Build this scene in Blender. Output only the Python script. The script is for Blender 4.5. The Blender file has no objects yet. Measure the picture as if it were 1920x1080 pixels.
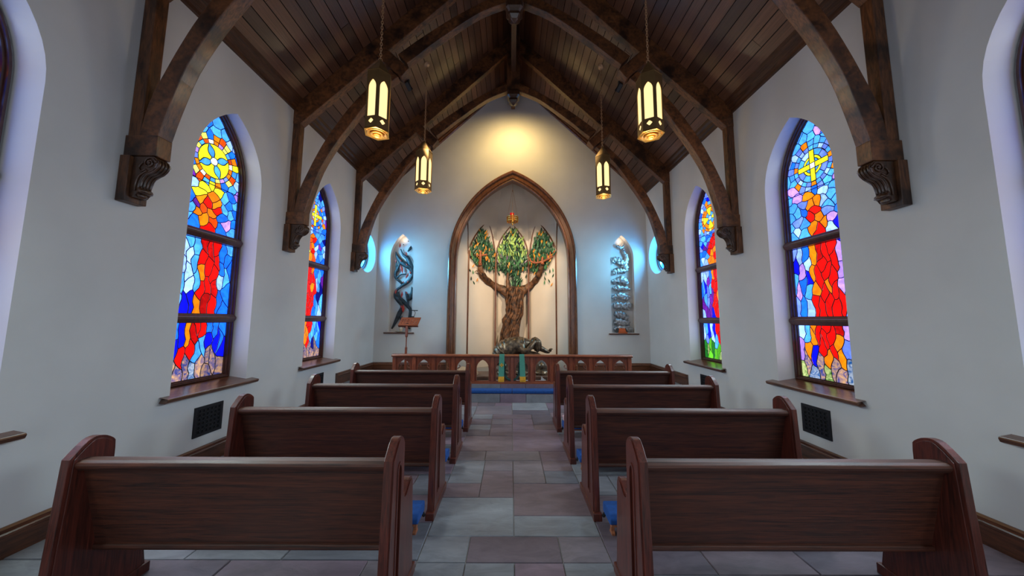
import bpy, bmesh, math, random
from mathutils import Vector, Matrix
from mathutils.geometry import tessellate_polygon
random.seed(7)
SC = bpy.context.scene
COL = SC.collection
PI = math.pi

# ------------------------------------------------------------------ camera
F_PX = 606.72
CAM = Vector((-0.031, 0.0, 1.586))
CR = Vector((0.99998235, -0.00357931, 0.00474152))
CU = Vector((-0.00506647, -0.09702787, 0.99526877))
CF = Vector((0.00310232, 0.99527523, 0.09704429))
cd = bpy.data.cameras.new('camera'); cd.sensor_width = 36; cd.lens = F_PX / 1920 * 36
cd.clip_start = 0.02; cd.clip_end = 200
cam = bpy.data.objects.new('camera', cd); COL.objects.link(cam)
cam.matrix_world = Matrix(((CR.x, CU.x, -CF.x, CAM.x), (CR.y, CU.y, -CF.y, CAM.y), (CR.z, CU.z, -CF.z, CAM.z), (0, 0, 0, 1)))
SC.camera = cam

# ------------------------------------------------------------------ world, exposure, large lights
SC.view_settings.view_transform = 'Standard'; SC.view_settings.look = 'None'
SC.view_settings.exposure = 0.0; SC.view_settings.gamma = 1.0; SC.view_settings.use_curve_mapping = False
w = bpy.data.worlds.new('sky'); SC.world = w; w.use_nodes = True
w.node_tree.nodes['Background'].inputs[0].default_value = (0.55, 0.68, 0.9, 1)
w.node_tree.nodes['Background'].inputs[1].default_value = 0.6

def light(name, kind, loc, target, energy, color, **kw):
    l = bpy.data.lights.new(name, kind); l.energy = energy; l.color = color
    for k, v in kw.items(): setattr(l, k, v)
    o = bpy.data.objects.new(name, l); COL.objects.link(o); o.location = loc
    if target is not None:
        o.rotation_euler = (Vector(target) - Vector(loc)).to_track_quat('-Z', 'Y').to_euler()
    return o

# fill lamp added at an assumed, unglazed opening behind the camera
light('rear_fill', 'AREA', (0, -4.85, 2.3), (0, 8, 2.0), 48, (0.80, 0.90, 1.0), shape='RECTANGLE', size=4.4, size_y=4.0)
# lamps added as daylight at the windows; the rearmost pair has no window
for sg_ in (-1, 1):
    for y_ in (-0.3, 1.72, 3.74, 5.765):
        light('daylight_fill', 'AREA', (sg_ * 3.15, y_, 2.85), (sg_ * 0.55, y_, 0.0), 18 if 0 < y_ < 5 else 26, (0.68, 0.91, 1.0) if sg_ > 0 else (0.78, 0.95, 0.92), shape='RECTANGLE', size=0.75, size_y=0.5, spread=2.2)
        light('window_glow', 'AREA', (sg_ * 3.535, y_, 2.35), (0, y_, 2.35), 7.5, (0.80, 0.93, 1.0), shape='RECTANGLE', size=0.66, size_y=2.6) if y_ > 0 else None
    light('oculus_daylight', 'AREA', (sg_ * 3.585, 7.43, 3.125), (sg_ * 2.2, 8.0, 2.70), 18, (0.22, 0.72, 1.0), shape='DISK', size=0.74, spread=1.6)

# ------------------------------------------------------------------ dimensions (metres)
W, D = 3.381, 8.0              # half width, back wall
YR = -5.0                      # rear wall
EZ, SL = 4.849, 0.9436         # ceiling height at the wall, roof slope
RIDGE = EZ + SL * W
CH = 0.32                      # chancel floor
WIN_Y = [1.72, 3.74, 5.765]    # window centres
OC = (7.43, 3.125, 0.46)       # round window
TRUSS_Y = [2.68, 4.69, 6.70]
PEW_Y = [1.717, 2.731, 3.745, 4.760]

def pt(u, v, Y):
    d = CR * ((u - 960) / F_PX) - CU * ((v - 540) / F_PX) + CF
    return CAM + d * ((Y - CAM.y) / d.y)

# ------------------------------------------------------------------ materials
def s2l(c):
    return tuple(((x / 255) / 12.92 if x / 255 <= 0.04045 else ((x / 255 + 0.055) / 1.055) ** 2.4) for x in c)
def col4(c): return tuple(s2l(c)) + (1,)
def newmat(name):
    m = bpy.data.materials.new(name); m.use_nodes = True
    nt = m.node_tree; return m, nt, nt.nodes['Principled BSDF']
def N(nt, t, **kw):
    n = nt.nodes.new(t)
    for k, v in kw.items(): setattr(n, k, v)
    return n
def ramp(nt, a, b, p0=0.3, p1=0.7, mid=None):
    r = N(nt, 'ShaderNodeValToRGB'); e = r.color_ramp.elements
    e[0].position = p0; e[0].color = a; e[1].position = p1; e[1].color = b
    if mid: x = e.new((p0 + p1) / 2); x.color = mid
    return r
def wood(name, dark, lite, stretch=(1, 1, 1), rough=0.4, coat=0.0, rnd=0.35, bump=0.15, knots=False):
    m, nt, b = newmat(name); L = nt.links.new
    tc = N(nt, 'ShaderNodeTexCoord'); oi = N(nt, 'ShaderNodeObjectInfo')
    mul = N(nt, 'ShaderNodeMath', operation='MULTIPLY'); mul.inputs[1].default_value = 37.0
    add = N(nt, 'ShaderNodeVectorMath', operation='ADD'); L(oi.outputs['Random'], mul.inputs[0])
    L(tc.outputs['Object'], add.inputs[0]); L(mul.outputs[0], add.inputs[1])
    mp = N(nt, 'ShaderNodeMapping'); mp.inputs['Scale'].default_value = stretch; L(add.outputs[0], mp.inputs[0])
    n1 = N(nt, 'ShaderNodeTexNoise'); n1.inputs['Scale'].default_value = 3.0; n1.inputs['Detail'].default_value = 7
    n1.inputs['Roughness'].default_value = 0.65; n1.inputs['Distortion'].default_value = 1.4; L(mp.outputs[0], n1.inputs['Vector'])
    n2 = N(nt, 'ShaderNodeTexNoise'); n2.inputs['Scale'].default_value = 14.0; n2.inputs['Detail'].default_value = 4
    L(mp.outputs[0], n2.inputs['Vector'])
    mx = N(nt, 'ShaderNodeMix'); mx.data_type = 'FLOAT'; mx.inputs[0].default_value = 0.35
    L(n1.outputs['Fac'], mx.inputs[2]); L(n2.outputs['Fac'], mx.inputs[3])
    r = ramp(nt, col4(dark), col4(lite), 0.36, 0.66); L(mx.outputs[0], r.inputs[0])
    out = r.outputs[0]
    if knots:
        n3 = N(nt, 'ShaderNodeTexNoise'); n3.inputs['Scale'].default_value = 3.2; n3.inputs['Detail'].default_value = 3
        L(add.outputs[0], n3.inputs['Vector'])
        r3 = ramp(nt, (1, 1, 1, 1), (0.25, 0.24, 0.26, 1), 0.52, 0.66); L(n3.outputs['Fac'], r3.inputs[0])
        mm = N(nt, 'ShaderNodeMix'); mm.data_type = 'RGBA'; mm.blend_type = 'MULTIPLY'; mm.inputs[0].default_value = 1
        L(out, mm.inputs[6]); L(r3.outputs[0], mm.inputs[7]); out = mm.outputs[2]
    hs = N(nt, 'ShaderNodeHueSaturation'); mr = N(nt, 'ShaderNodeMapRange')
    mr.inputs[3].default_value = 1 - rnd; mr.inputs[4].default_value = 1 + rnd
    L(oi.outputs['Random'], mr.inputs[0]); L(mr.outputs[0], hs.inputs['Value']); L(out, hs.inputs['Color'])
    L(hs.outputs[0], b.inputs['Base Color'])
    b.inputs['Roughness'].default_value = rough; b.inputs['Coat Weight'].default_value = coat; b.inputs['Coat Roughness'].default_value = 0.18
    bp = N(nt, 'ShaderNodeBump'); bp.inputs['Strength'].default_value = bump; bp.inputs['Distance'].default_value = 0.01
    L(mx.outputs[0], bp.inputs['Height']); L(bp.outputs[0], b.inputs['Normal'])
    return m
def plain(name, c, rough=0.6, metal=0.0, noise=0.0, scale=8.0, bump=0.0, c2=None, coat=0.0, rnd=0.0, space='Object'):
    m, nt, b = newmat(name); L = nt.links.new
    b.inputs['Roughness'].default_value = rough; b.inputs['Metallic'].default_value = metal; b.inputs['Coat Weight'].default_value = coat
    tc = N(nt, 'ShaderNodeTexCoord'); n = N(nt, 'ShaderNodeTexNoise'); n.inputs['Scale'].default_value = scale; n.inputs['Detail'].default_value = 5
    L(tc.outputs[space], n.inputs['Vector'])
    a = tuple(x * (1 - noise) for x in s2l(c)) + (1,)
    bb = col4(c2) if c2 else tuple(min(1, x * (1 + noise)) for x in s2l(c)) + (1,)
    r = ramp(nt, a, bb, 0.35, 0.65); L(n.outputs['Fac'], r.inputs[0]); out = r.outputs[0]
    if rnd:
        oi = N(nt, 'ShaderNodeObjectInfo'); hs = N(nt, 'ShaderNodeHueSaturation'); mr = N(nt, 'ShaderNodeMapRange')
        mr.inputs[3].default_value = 1 - rnd; mr.inputs[4].default_value = 1 + rnd
        L(oi.outputs['Random'], mr.inputs[0]); L(mr.outputs[0], hs.inputs['Value']); L(out, hs.inputs['Color']); out = hs.outputs[0]
    L(out, b.inputs['Base Color'])
    if bump:
        bp = N(nt, 'ShaderNodeBump'); bp.inputs['Strength'].default_value = bump; bp.inputs['Distance'].default_value = 0.02
        L(n.outputs['Fac'], bp.inputs['Height']); L(bp.outputs[0], b.inputs['Normal'])
    return m
def emit(name, c, strength, rough=0.2):
    m, nt, b = newmat(name)
    b.inputs['Base Color'].default_value = col4(c); b.inputs['Roughness'].default_value = rough
    b.inputs['Emission Color'].default_value = col4(c); b.inputs['Emission Strength'].default_value = strength
    return m
def glass(name, c, strength, c2=None, var=0.25, scale=9.0, boost=None):
    """backlit stained glass: coloured, streaky, glossy surface lit by the daylight behind it"""
    m, nt, b = newmat(name); L = nt.links.new
    g = N(nt, 'ShaderNodeNewGeometry'); n = N(nt, 'ShaderNodeTexNoise'); n.inputs['Scale'].default_value = scale
    n.inputs['Detail'].default_value = 4; n.inputs['Distortion'].default_value = 1.5; L(g.outputs['Position'], n.inputs['Vector'])
    BO = boost or (2.2 if c[2] >= max(c[0], c[1]) else 1.3); lin = s2l(c); mxv = max(lin); lin = tuple(x if x > 0.85 * mxv else x / BO for x in lin); strength *= BO
    if c2: l2 = s2l(c2); c2l = tuple(x / BO for x in l2) + (1,)
    r = ramp(nt, tuple(x * (1 - var) for x in lin) + (1,), (c2l if c2 else tuple(min(1.2, x * (1 + var)) for x in lin) + (1,)), 0.35, 0.65)
    L(n.outputs['Fac'], r.inputs[0])
    oi = N(nt, 'ShaderNodeObjectInfo'); hs = N(nt, 'ShaderNodeHueSaturation'); mr = N(nt, 'ShaderNodeMapRange')
    mr.inputs[3].default_value = 0.72; mr.inputs[4].default_value = 1.2
    L(oi.outputs['Random'], mr.inputs[0]); L(mr.outputs[0], hs.inputs['Value']); L(r.outputs[0], hs.inputs['Color'])
    L(hs.outputs[0], b.inputs['Emission Color']); b.inputs['Emission Strength'].default_value = strength
    b.inputs['Base Color'].default_value = tuple(x * 0.15 for x in lin) + (1,); b.inputs['Roughness'].default_value = 0.35; b.inputs['Specular IOR Level'].default_value = 0.12
    return m

M = {}
M['plaster'] = plain('plaster', (205, 203, 202), 0.85, noise=0.03, scale=2.0, bump=0.02)
M['apse_plaster'] = plain('apse_plaster', (212, 200, 186), 0.85, noise=0.03, scale=2.0)
M['plank'] = wood('ceiling_plank', (58, 36, 26), (124, 82, 58), (11, 0.8, 11), 0.40, 0.3, 0.42, 0.15)
M['ceil_back'] = plain('ceiling_groove', (18, 11, 8), 0.9)
M['beam_v'] = wood('timber_upright', (50, 28, 16), (128, 80, 46), (6, 6, 0.9), 0.5, 0.1, 0.12, 0.3, True)
M['beam_x'] = wood('timber_raking', (50, 28, 16), (136, 84, 46), (1.8, 6, 1.8), 0.5, 0.1, 0.12, 0.3, True)
M['beam_y'] = wood('timber_long', (48, 28, 18), (100, 62, 38), (8, 0.8, 8), 0.45, 0.15, 0.1, 0.2)
M['carved'] = wood('carved_oak', (40, 24, 16), (86, 54, 32), (4, 4, 2), 0.35, 0.3, 0.08, 0.25)
M['pew_x'] = wood('pew_oak', (36, 16, 10), (98, 48, 30), (0.55, 15, 15), 0.5, 0.05, 0.08, 0.12)
M['pew_z'] = wood('pew_oak_upright', (46, 19, 14), (106, 45, 33), (12, 12, 0.7), 0.36, 0.2, 0.08, 0.08)
M['rail_x'] = wood('rail_oak', (98, 46, 28), (158, 84, 52), (0.8, 7, 7), 0.35, 0.3, 0.05, 0.08)
M['rail_z'] = wood('rail_oak_upright', (92, 42, 27), (150, 76, 48), (7, 7, 0.9), 0.35, 0.3, 0.08, 0.08)
M['trim'] = wood('trim_oak', (50, 27, 17), (108, 62, 38), (5, 0.7, 6), 0.28, 0.5, 0.05, 0.1)
M['trim_x'] = wood('trim_oak_cross', (62, 33, 20), (128, 76, 46), (0.7, 5, 6), 0.36, 0.3, 0.05, 0.1)
M['arch'] = wood('arch_oak', (78, 44, 26), (136, 84, 50), (4, 4, 0.9), 0.32, 0.4, 0.05, 0.08)
M['frame'] = wood('window_frame_oak', (44, 22, 16), (88, 46, 34), (6, 6, 0.9), 0.35, 0.3, 0.05, 0.08)
M['lead'] = plain('lead', (16, 16, 18), 0.5, 0.4)
M['iron'] = plain('black_iron', (32, 32, 36), 0.55, 0.3)
M['void'] = plain('dark_duct', (8, 8, 9), 0.9)
M['brass'] = plain('aged_brass', (154, 126, 82), 0.42, 0.75, 0.15, 6)
M['gold'] = plain('polished_brass', (212, 160, 78), 0.28, 0.9, 0.1)
M['chain'] = plain('bronze_chain', (186, 146, 108), 0.45, 0.3)
M['lamp_glass'] = emit('lantern_glass', (255, 226, 160), 1.15)
M['lamp_bottom'] = emit('lantern_glow', (255, 196, 96), 1.6)
M['lamp_core'] = emit('lantern_core', (255, 240, 200), 5.0)
M['cushion'] = plain('blue_cushion', (12, 64, 132), 0.9, noise=0.12, scale=30, bump=0.1)
M['green_cloth'] = plain('green_cloth', (74, 142, 124), 0.85, noise=0.06, scale=40)
M['dark_green_cloth'] = plain('green_cloth_lining', (34, 66, 62), 0.85)
M['gold_thread'] = plain('gold_thread', (226, 168, 44), 0.6, noise=0.12, scale=60)
M['bronze'] = plain('dark_bronze', (84, 76, 70), 0.34, 0.7, 0.35, 14, 0.3, (150, 126, 100))
M['rock'] = plain('bronze_rock', (66, 50, 40), 0.5, 0.15, 0.3, 9, 0.8, (112, 88, 68))
M['earth'] = plain('earth_plinth', (118, 88, 72), 0.8, 0, 0.15, 5, 0.2)
M['sand'] = plain('sand', (190, 158, 126), 0.9, 0, 0.1, 9, 0.2)
M['bark'] = plain('bark', (40, 27, 19), 0.5, 0.15, 0.3, 11, 0.9, (122, 80, 48))
M['crucifix'] = plain('carved_cherry', (140, 76, 44), 0.5, 0, 0.25, 12, 0.2)
M['leaf_dark'] = plain('leaf_dark', (36, 74, 52), 0.45, 0, 0.3, 6, 0, rnd=0.5)
M['leaf_mid'] = plain('leaf_mid', (74, 124, 84), 0.4, 0, 0.3, 6, 0, rnd=0.45)
M['leaf_lite'] = plain('leaf_light', (150, 180, 98), 0.4, 0, 0.25, 6, 0, rnd=0.35)  # lamp-lit brightness of the centre leaves put into this paler green
M['leaf_gold'] = plain('leaf_gold', (222, 146, 44), 0.4, 0, 0.2, 6, 0, rnd=0.2)
M['leaf_lilac'] = plain('leaf_lilac', (136, 112, 140), 0.4, 0, 0.2, 6, 0, rnd=0.2)
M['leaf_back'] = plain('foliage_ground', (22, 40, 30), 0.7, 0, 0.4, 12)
M['charcoal'] = plain('charcoal_metal', (26, 30, 34), 0.45, 0.2, 0.35, 14, 0.4, (58, 66, 72))
M['red_enamel'] = plain('red_enamel', (186, 50, 36), 0.4, 0, 0.15)
M['silver'] = plain('hammered_silver', (150, 152, 154), 0.34, 0.8, 0.35, 18, 0.9, (205, 206, 208))
M['black'] = plain('matt_black', (14, 14, 15), 0.5)
M['ruby'] = emit('ruby_glass', (190, 16, 26), 0.35)
M['paper'] = plain('white_paper', (232, 234, 238), 0.8)
M['ceramic'] = plain('pale_ceramic', (200, 186, 164), 0.5)
M['cover'] = plain('orange_cover', (196, 92, 36), 0.6)
M['lightwood'] = wood('kneeler_wood', (120, 66, 42), (176, 110, 76), (3, 3, 3), 0.5, 0, 0.05)
M['pinkcloth'] = plain('pink_cloth', (206, 168, 176), 0.9)
M['bluewhite'] = plain('blue_white_cloth', (120, 160, 190), 0.9, 0, 0.3, 30, 0, (232, 232, 232))
M['teal'] = plain('teal_cloth', (44, 130, 140), 0.9)

def slate():
    m, nt, b = newmat('slate'); L = nt.links.new
    g = N(nt, 'ShaderNodeNewGeometry'); oi = N(nt, 'ShaderNodeObjectInfo')
    cr = N(nt, 'ShaderNodeValToRGB'); e = cr.color_ramp.elements
    cr.color_ramp.interpolation = 'CONSTANT'
    cs = [(120, 102, 116), (122, 122, 130), (104, 92, 102), (124, 124, 132), (116, 100, 108), (106, 106, 116), (134, 136, 144), (118, 108, 116), (96, 88, 98)]
    e[0].color = col4(cs[0]); e[0].position = 0; e[1].color = col4(cs[1]); e[1].position = 1 / 9
    for i in range(2, 9): x = e.new(i / 9); x.color = col4(cs[i])
    L(oi.outputs['Random'], cr.inputs[0])
    mp = N(nt, 'ShaderNodeMapping'); mp.inputs['Rotation'].default_value = (0, 0, 0.6); mp.inputs['Scale'].default_value = (1, 3.2, 1); L(g.outputs['Position'], mp.inputs[0])
    n = N(nt, 'ShaderNodeTexNoise'); n.inputs['Scale'].default_value = 3.2; n.inputs['Detail'].default_value = 8; n.inputs['Roughness'].default_value = 0.7; n.inputs['Distortion'].default_value = 0.8
    L(mp.outputs[0], n.inputs['Vector'])
    r = ramp(nt, (0.66, 0.66, 0.67, 1), (1.2, 1.2, 1.18, 1), 0.3, 0.7); L(n.outputs['Fac'], r.inputs[0])
    mm = N(nt, 'ShaderNodeMix'); mm.data_type = 'RGBA'; mm.blend_type = 'MULTIPLY'; mm.inputs[0].default_value = 1
    L(cr.outputs[0], mm.inputs[6]); L(r.outputs[0], mm.inputs[7]); L(mm.outputs[2], b.inputs['Base Color'])
    b.inputs['Roughness'].default_value = 0.4; b.inputs['Specular IOR Level'].default_value = 0.5
    bp = N(nt, 'ShaderNodeBump'); bp.inputs['Strength'].default_value = 0.25; bp.inputs['Distance'].default_value = 0.01
    L(n.outputs['Fac'], bp.inputs['Height']); L(bp.outputs[0], b.inputs['Normal'])
    return m
M['slate'] = slate()
M['grout'] = plain('grout', (158, 154, 152), 0.9, 0, 0.05)

# ------------------------------------------------------------------ mesh helpers
class MB:
    def __init__(s): s.v = []; s.f = []
    def add(s, vs, fs):
        o = len(s.v); s.v += [tuple(x) for x in vs]; s.f += [tuple(i + o for i in f) for f in fs]; return s
    def box(s, x0, x1, y0, y1, z0, z1):
        x0, x1 = min(x0, x1), max(x0, x1)
        return s.add([(x0, y0, z0), (x1, y0, z0), (x1, y1, z0), (x0, y1, z0), (x0, y0, z1), (x1, y0, z1), (x1, y1, z1), (x0, y1, z1)],
                     [(0, 3, 2, 1), (4, 5, 6, 7), (0, 1, 5, 4), (1, 2, 6, 5), (2, 3, 7, 6), (3, 0, 4, 7)])
    def prism(s, poly, fn, a, b):
        """poly: 2D outline; fn(p, q, t) -> xyz; solid between t=a and t=b"""
        n = len(poly); tri = tessellate_polygon([[Vector((p[0], p[1], 0)) for p in poly]])
        vs = [fn(p[0], p[1], a) for p in poly] + [fn(p[0], p[1], b) for p in poly]
        fs = [tuple(t) for t in tri] + [tuple(i + n for i in reversed(t)) for t in tri]
        fs += [(i, (i + 1) % n, (i + 1) % n + n, i + n) for i in range(n)]
        return s.add(vs, fs)
    def plate(s, outer, holes, fn, a, b, back=True):
        """a slab with holes"""
        loops = [outer] + holes
        tri = tessellate_polygon([[Vector((p[0], p[1], 0)) for p in l] for l in loops])
        flat = [p for l in loops for p in l]; n = len(flat)
        vs = [fn(p[0], p[1], a) for p in flat] + [fn(p[0], p[1], b) for p in flat]
        fs = [tuple(t) for t in tri]
        if back: fs += [tuple(i + n for i in reversed(t)) for t in tri]
        o = 0
        for l in loops:
            k = len(l); fs += [(o + i, o + (i + 1) % k, o + (i + 1) % k + n, o + i + n) for i in range(k)]; o += k
        return s.add(vs, fs)
    def loft(s, rings, close=True, caps=False, loop=False):
        k = len(rings[0]); vs = [p for r in rings for p in r]; fs = []
        m = len(rings); 
        for j in range(m if loop else m - 1):
            for i in range(k if close else k - 1):
                a = j * k + i; b = j * k + (i + 1) % k; c = ((j + 1) % m) * k
                fs.append((a, b, c + (i + 1) % k, c + i))
        if caps: fs += [tuple(reversed(range(k))), tuple(range((m - 1) * k, m * k))]
        return s.add(vs, fs)
    def tube(s, path, rad, seg=6, flat=1.0, flat_dir=None):
        P = [Vector(p) for p in path]; n = len(P)
        R = rad if isinstance(rad, (list, tuple)) else [rad] * n
        rings = []
        for i in range(n):
            t = (P[min(i + 1, n - 1)] - P[max(i - 1, 0)]).normalized()
            ref = Vector(flat_dir) if flat_dir else (Vector((0, 1, 0)) if abs(t.y) < 0.9 else Vector((1, 0, 0)))
            u = t.cross(ref).normalized(); v = u.cross(t).normalized()
            rings.append([P[i] + u * (R[i] * math.cos(2 * PI * k / seg)) + v * (R[i] * flat * math.sin(2 * PI * k / seg)) for k in range(seg)])
        return s.loft(rings, True, True)
    def lathe(s, prof, c, seg=16, a0=0.0):
        rings = [[(c[0] + r * math.cos(a0 + 2 * PI * k / seg), c[1] + r * math.sin(a0 + 2 * PI * k / seg), c[2] + z) for k in range(seg)] for r, z in prof]
        return s.loft(rings, True, True)
    def blob(s, c, r, amp=0.0, seed=0, nu=14, nv=9, fq=3.0):
        rings = []
        for j in range(nv + 1):
            th = PI * (0.02 + 0.96 * j / nv); ring = []
            for i in range(nu):
                ph = 2 * PI * i / nu
                d = Vector((math.sin(th) * math.cos(ph), math.sin(th) * math.sin(ph), math.cos(th)))
                k = 1 + amp * (math.sin(fq * d.x * 2 + seed) * math.sin(fq * d.y * 2 + seed * 1.7) + 0.6 * math.sin(fq * 2.3 * d.z + seed * 2.3 + d.x * 3))
                ring.append((c[0] + r[0] * d.x * k, c[1] + r[1] * d.y * k, c[2] + r[2] * d.z * k))
            rings.append(ring)
        return s.loft(rings, True, True)
    def mesh(s, name, m, smooth=False):
        me = bpy.data.meshes.new(name); me.from_pydata(s.v, [], s.f); me.materials.append(m)
        bm = bmesh.new(); bm.from_mesh(me); bmesh.ops.recalc_face_normals(bm, faces=bm.faces); bm.to_mesh(me); bm.free()
        if smooth: me.polygons.foreach_set('use_smooth', [True] * len(me.polygons))
        me.update(); return me
    def build(s, name, m, parent=None, smooth=False, bevel=0.0, seg=2):
        o = bpy.data.objects.new(name, s.mesh(name, m, smooth)); COL.objects.link(o)
        if parent: o.parent = parent
        if bevel:
            b = o.modifiers.new('bevel', 'BEVEL'); b.width = bevel; b.segments = seg; b.limit_method = 'ANGLE'; b.angle_limit = math.radians(40)
            b.harden_normals = False
        return o
def mbx(*a): return MB().box(*a)
def inst(name, me, parent, loc=(0, 0, 0), scale=(1, 1, 1), rot=(0, 0, 0)):
    o = bpy.data.objects.new(name, me); COL.objects.link(o); o.parent = parent; o.location = loc; o.scale = scale; o.rotation_euler = rot; return o
def tag(o, label, cat, group=None, kind=None):
    o['label'] = label; o['category'] = cat
    if group: o['group'] = group
    if kind: o['kind'] = kind
    return o
def thing(name, label, cat, loc=(0, 0, 0), group=None, kind=None, rz=0):
    o = bpy.data.objects.new(name, None); COL.objects.link(o); o.location = loc; o.rotation_euler = (0, 0, rz); o.empty_display_size = 0.1
    return tag(o, label, cat, group, kind)
def copy_tree(o, parent=None):
    c = o.copy(); COL.objects.link(c); c.parent = parent
    for ch in list(o.children): copy_tree(ch, c)
    return c
def gothic(hw, z0, zs, za, n=10, s0=0.0):
    rise = za - zs; R = (rise * rise + hw * hw) / (2 * hw); tm = math.acos(max(-1, min(1, (R - hw) / R)))
    right = [(hw - R + R * math.cos(tm * i / n), zs + R * math.sin(tm * i / n)) for i in range(n + 1)]
    pts = [(-hw, z0), (hw, z0)] + right + [(-a, b) for a, b in reversed(right[:-1])]
    return [(a + s0, b) for a, b in pts]
def circle(cx, cy, r, n=36): return [(cx + r * math.cos(2 * PI * i / n), cy + r * math.sin(2 * PI * i / n)) for i in range(n)]
def smoothpath(pts, n=6):
    out = []; P = [pts[0]] + list(pts) + [pts[-1]]
    for i in range(1, len(P) - 2):
        for j in range(n):
            t = j / n; q = []
            for k in range(len(pts[0])):
                p0, p1, p2, p3 = P[i - 1][k], P[i][k], P[i + 1][k], P[i + 2][k]
                q.append(0.5 * (2 * p1 + (p2 - p0) * t + (2 * p0 - 5 * p1 + 4 * p2 - p3) * t * t + (3 * p1 - p0 - 3 * p2 + p3) * t ** 3))
            out.append(tuple(q))
    out.append(tuple(pts[-1])); return out

# ------------------------------------------------------------------ room shell
def roof(x): return EZ + SL * (W - abs(x))
WO = dict(hw=0.46, z0=0.78, zs=3.27, za=4.07)      # opening in the wall
WF = dict(hw=0.425, z0=0.86, zs=3.27, za=4.13)      # where the window frame starts
RD = 0.20
WFR = dict(WF, z0=0.815)                          # the reveal passes under the sill board
def wall_side(name, sg, label):
    mb = MB(); f = lambda y, z, t: (sg * (W + t), y, z)
    holes = [gothic(**WO, s0=y) for y in WIN_Y] + [circle(OC[0], OC[1], OC[2])]
    outer = [(YR, -0.1), (D + 0.3, -0.1), (D + 0.3, EZ + 0.05), (YR, EZ + 0.05)]
    loops = [outer] + holes
    tri = tessellate_polygon([[Vector((p[0], p[1], 0)) for p in l] for l in loops])
    flat = [p for l in loops for p in l]
    mb.add([f(p[0], p[1], 0) for p in flat], [tuple(t) for t in tri])
    for y in WIN_Y:
        mb.loft([[f(p[0], p[1], 0) for p in gothic(**WO, s0=y)], [f(p[0], p[1], RD) for p in gothic(**WFR, s0=y)], [f(p[0], p[1], 0.42) for p in gothic(**WFR, s0=y)]])
    mb.loft([[f(p[0], p[1], 0) for p in circle(OC[0], OC[1], OC[2])], [f(p[0], p[1], 0.2) for p in circle(OC[0], OC[1], OC[2] - 0.03)], [f(p[0], p[1], 0.42) for p in circle(OC[0], OC[1], OC[2] - 0.03)]])
    # outer skin
    ho = [gothic(**WFR, s0=y) for y in WIN_Y] + [circle(OC[0], OC[1], OC[2] - 0.03)]
    loops = [outer] + ho; tri = tessellate_polygon([[Vector((p[0], p[1], 0)) for p in l] for l in loops])
    mb.add([f(p[0], p[1], 0.42) for l in loops for p in l], [tuple(t) for t in tri])
    o = mb.build(name, M['plaster']); tag(o, label, 'wall', kind='structure'); return o
wall_left = wall_side('wall_left', -1, 'white plaster side wall on the left with pointed window openings')
wall_right = wall_side('wall_right', 1, 'white plaster side wall on the right with pointed window openings')

AIN = dict(hw=1.40, z0=CH, zs=3.05, za=5.13)
NI = dict(hw=0.295, z0=1.27, zs=3.13, za=3.72)
NX = (-2.762, 2.748)
mb = MB(); f = lambda x, z, t: (x, D + t, z)
outer = [(-W - 0.4, -0.1), (W + 0.4, -0.1), (W + 0.4, EZ - 0.2), (0, RIDGE + 0.1), (-W - 0.4, EZ - 0.2)]
outer[2] = (W + 0.4, EZ); outer[4] = (-W - 0.4, EZ)
loops = [outer, gothic(**AIN, n=16)] + [gothic(**NI, s0=x) for x in NX]
tri = tessellate_polygon([[Vector((p[0], p[1], 0)) for p in l] for l in loops])
mb.add([f(p[0], p[1], 0) for l in loops for p in l], [tuple(t) for t in tri])
for x in NX:
    g0 = gothic(**NI, s0=x); mb.prism([(p[0], p[1]) for p in gothic(**NI, s0=x)], f, 0.16, 0.20)
    mb.loft([[f(p[0], p[1], 0) for p in g0], [f(p[0], p[1], 0.17) for p in g0]])
g0 = gothic(**AIN, n=16); mb.loft([[f(p[0], p[1], 0) for p in g0], [f(p[0], p[1], 0.14) for p in g0]])
tag(mb.build('wall_back', M['plaster']), 'white gabled end wall with a tall pointed arch and two niches', 'wall', kind='structure')
# rear wall behind the photographer, its opening assumed for the fill lamp
mb = MB(); f = lambda x, z, t: (x, YR + t, z)
mb.plate(outer, [[(-2.2, 0.2), (2.2, 0.2), (2.2, 4.3), (-2.2, 4.3)]], f, -0.2, 0)
tag(mb.build('wall_rear', M['plaster']), 'white plaster rear wall behind the photographer', 'wall', kind='structure')

# apse: polygonal recess with a pointed half dome
AP = [(-1.40, 8.10), (-1.19, 8.62), (-0.46, 9.15), (0.46, 9.15), (1.19, 8.62), (1.40, 8.10)]
mb = MB(); rings = []
for z, k in ((CH - 0.1, 1), (2.0, 1), (3.6, 1), (4.2, 0.97), (4.8, 0.86), (5.3, 0.68), (5.75, 0.42), (6.0, 0.12)):
    rings.append([(x * k, 8.1 + (y - 8.1) * (0.25 + 0.75 * k) if k < 1 else y, z) for x, y in AP])
# keep the dome front edge wider than the arch
rings = [[((AP[i][0] * max(0, 1) if i in (0, 5) else p[0]), p[1] if i not in (0, 5) else 8.10, p[2]) for i, p in enumerate(r)] for r in rings]
mb.loft(rings, close=False); mb.add([rings[-1][i] for i in range(6)], [(0, 1, 2, 3, 4, 5)])
tag(mb.build('wall_apse', M['apse_plaster']), 'cream plaster recess behind the arch with angled panels', 'wall', kind='structure')

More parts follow.
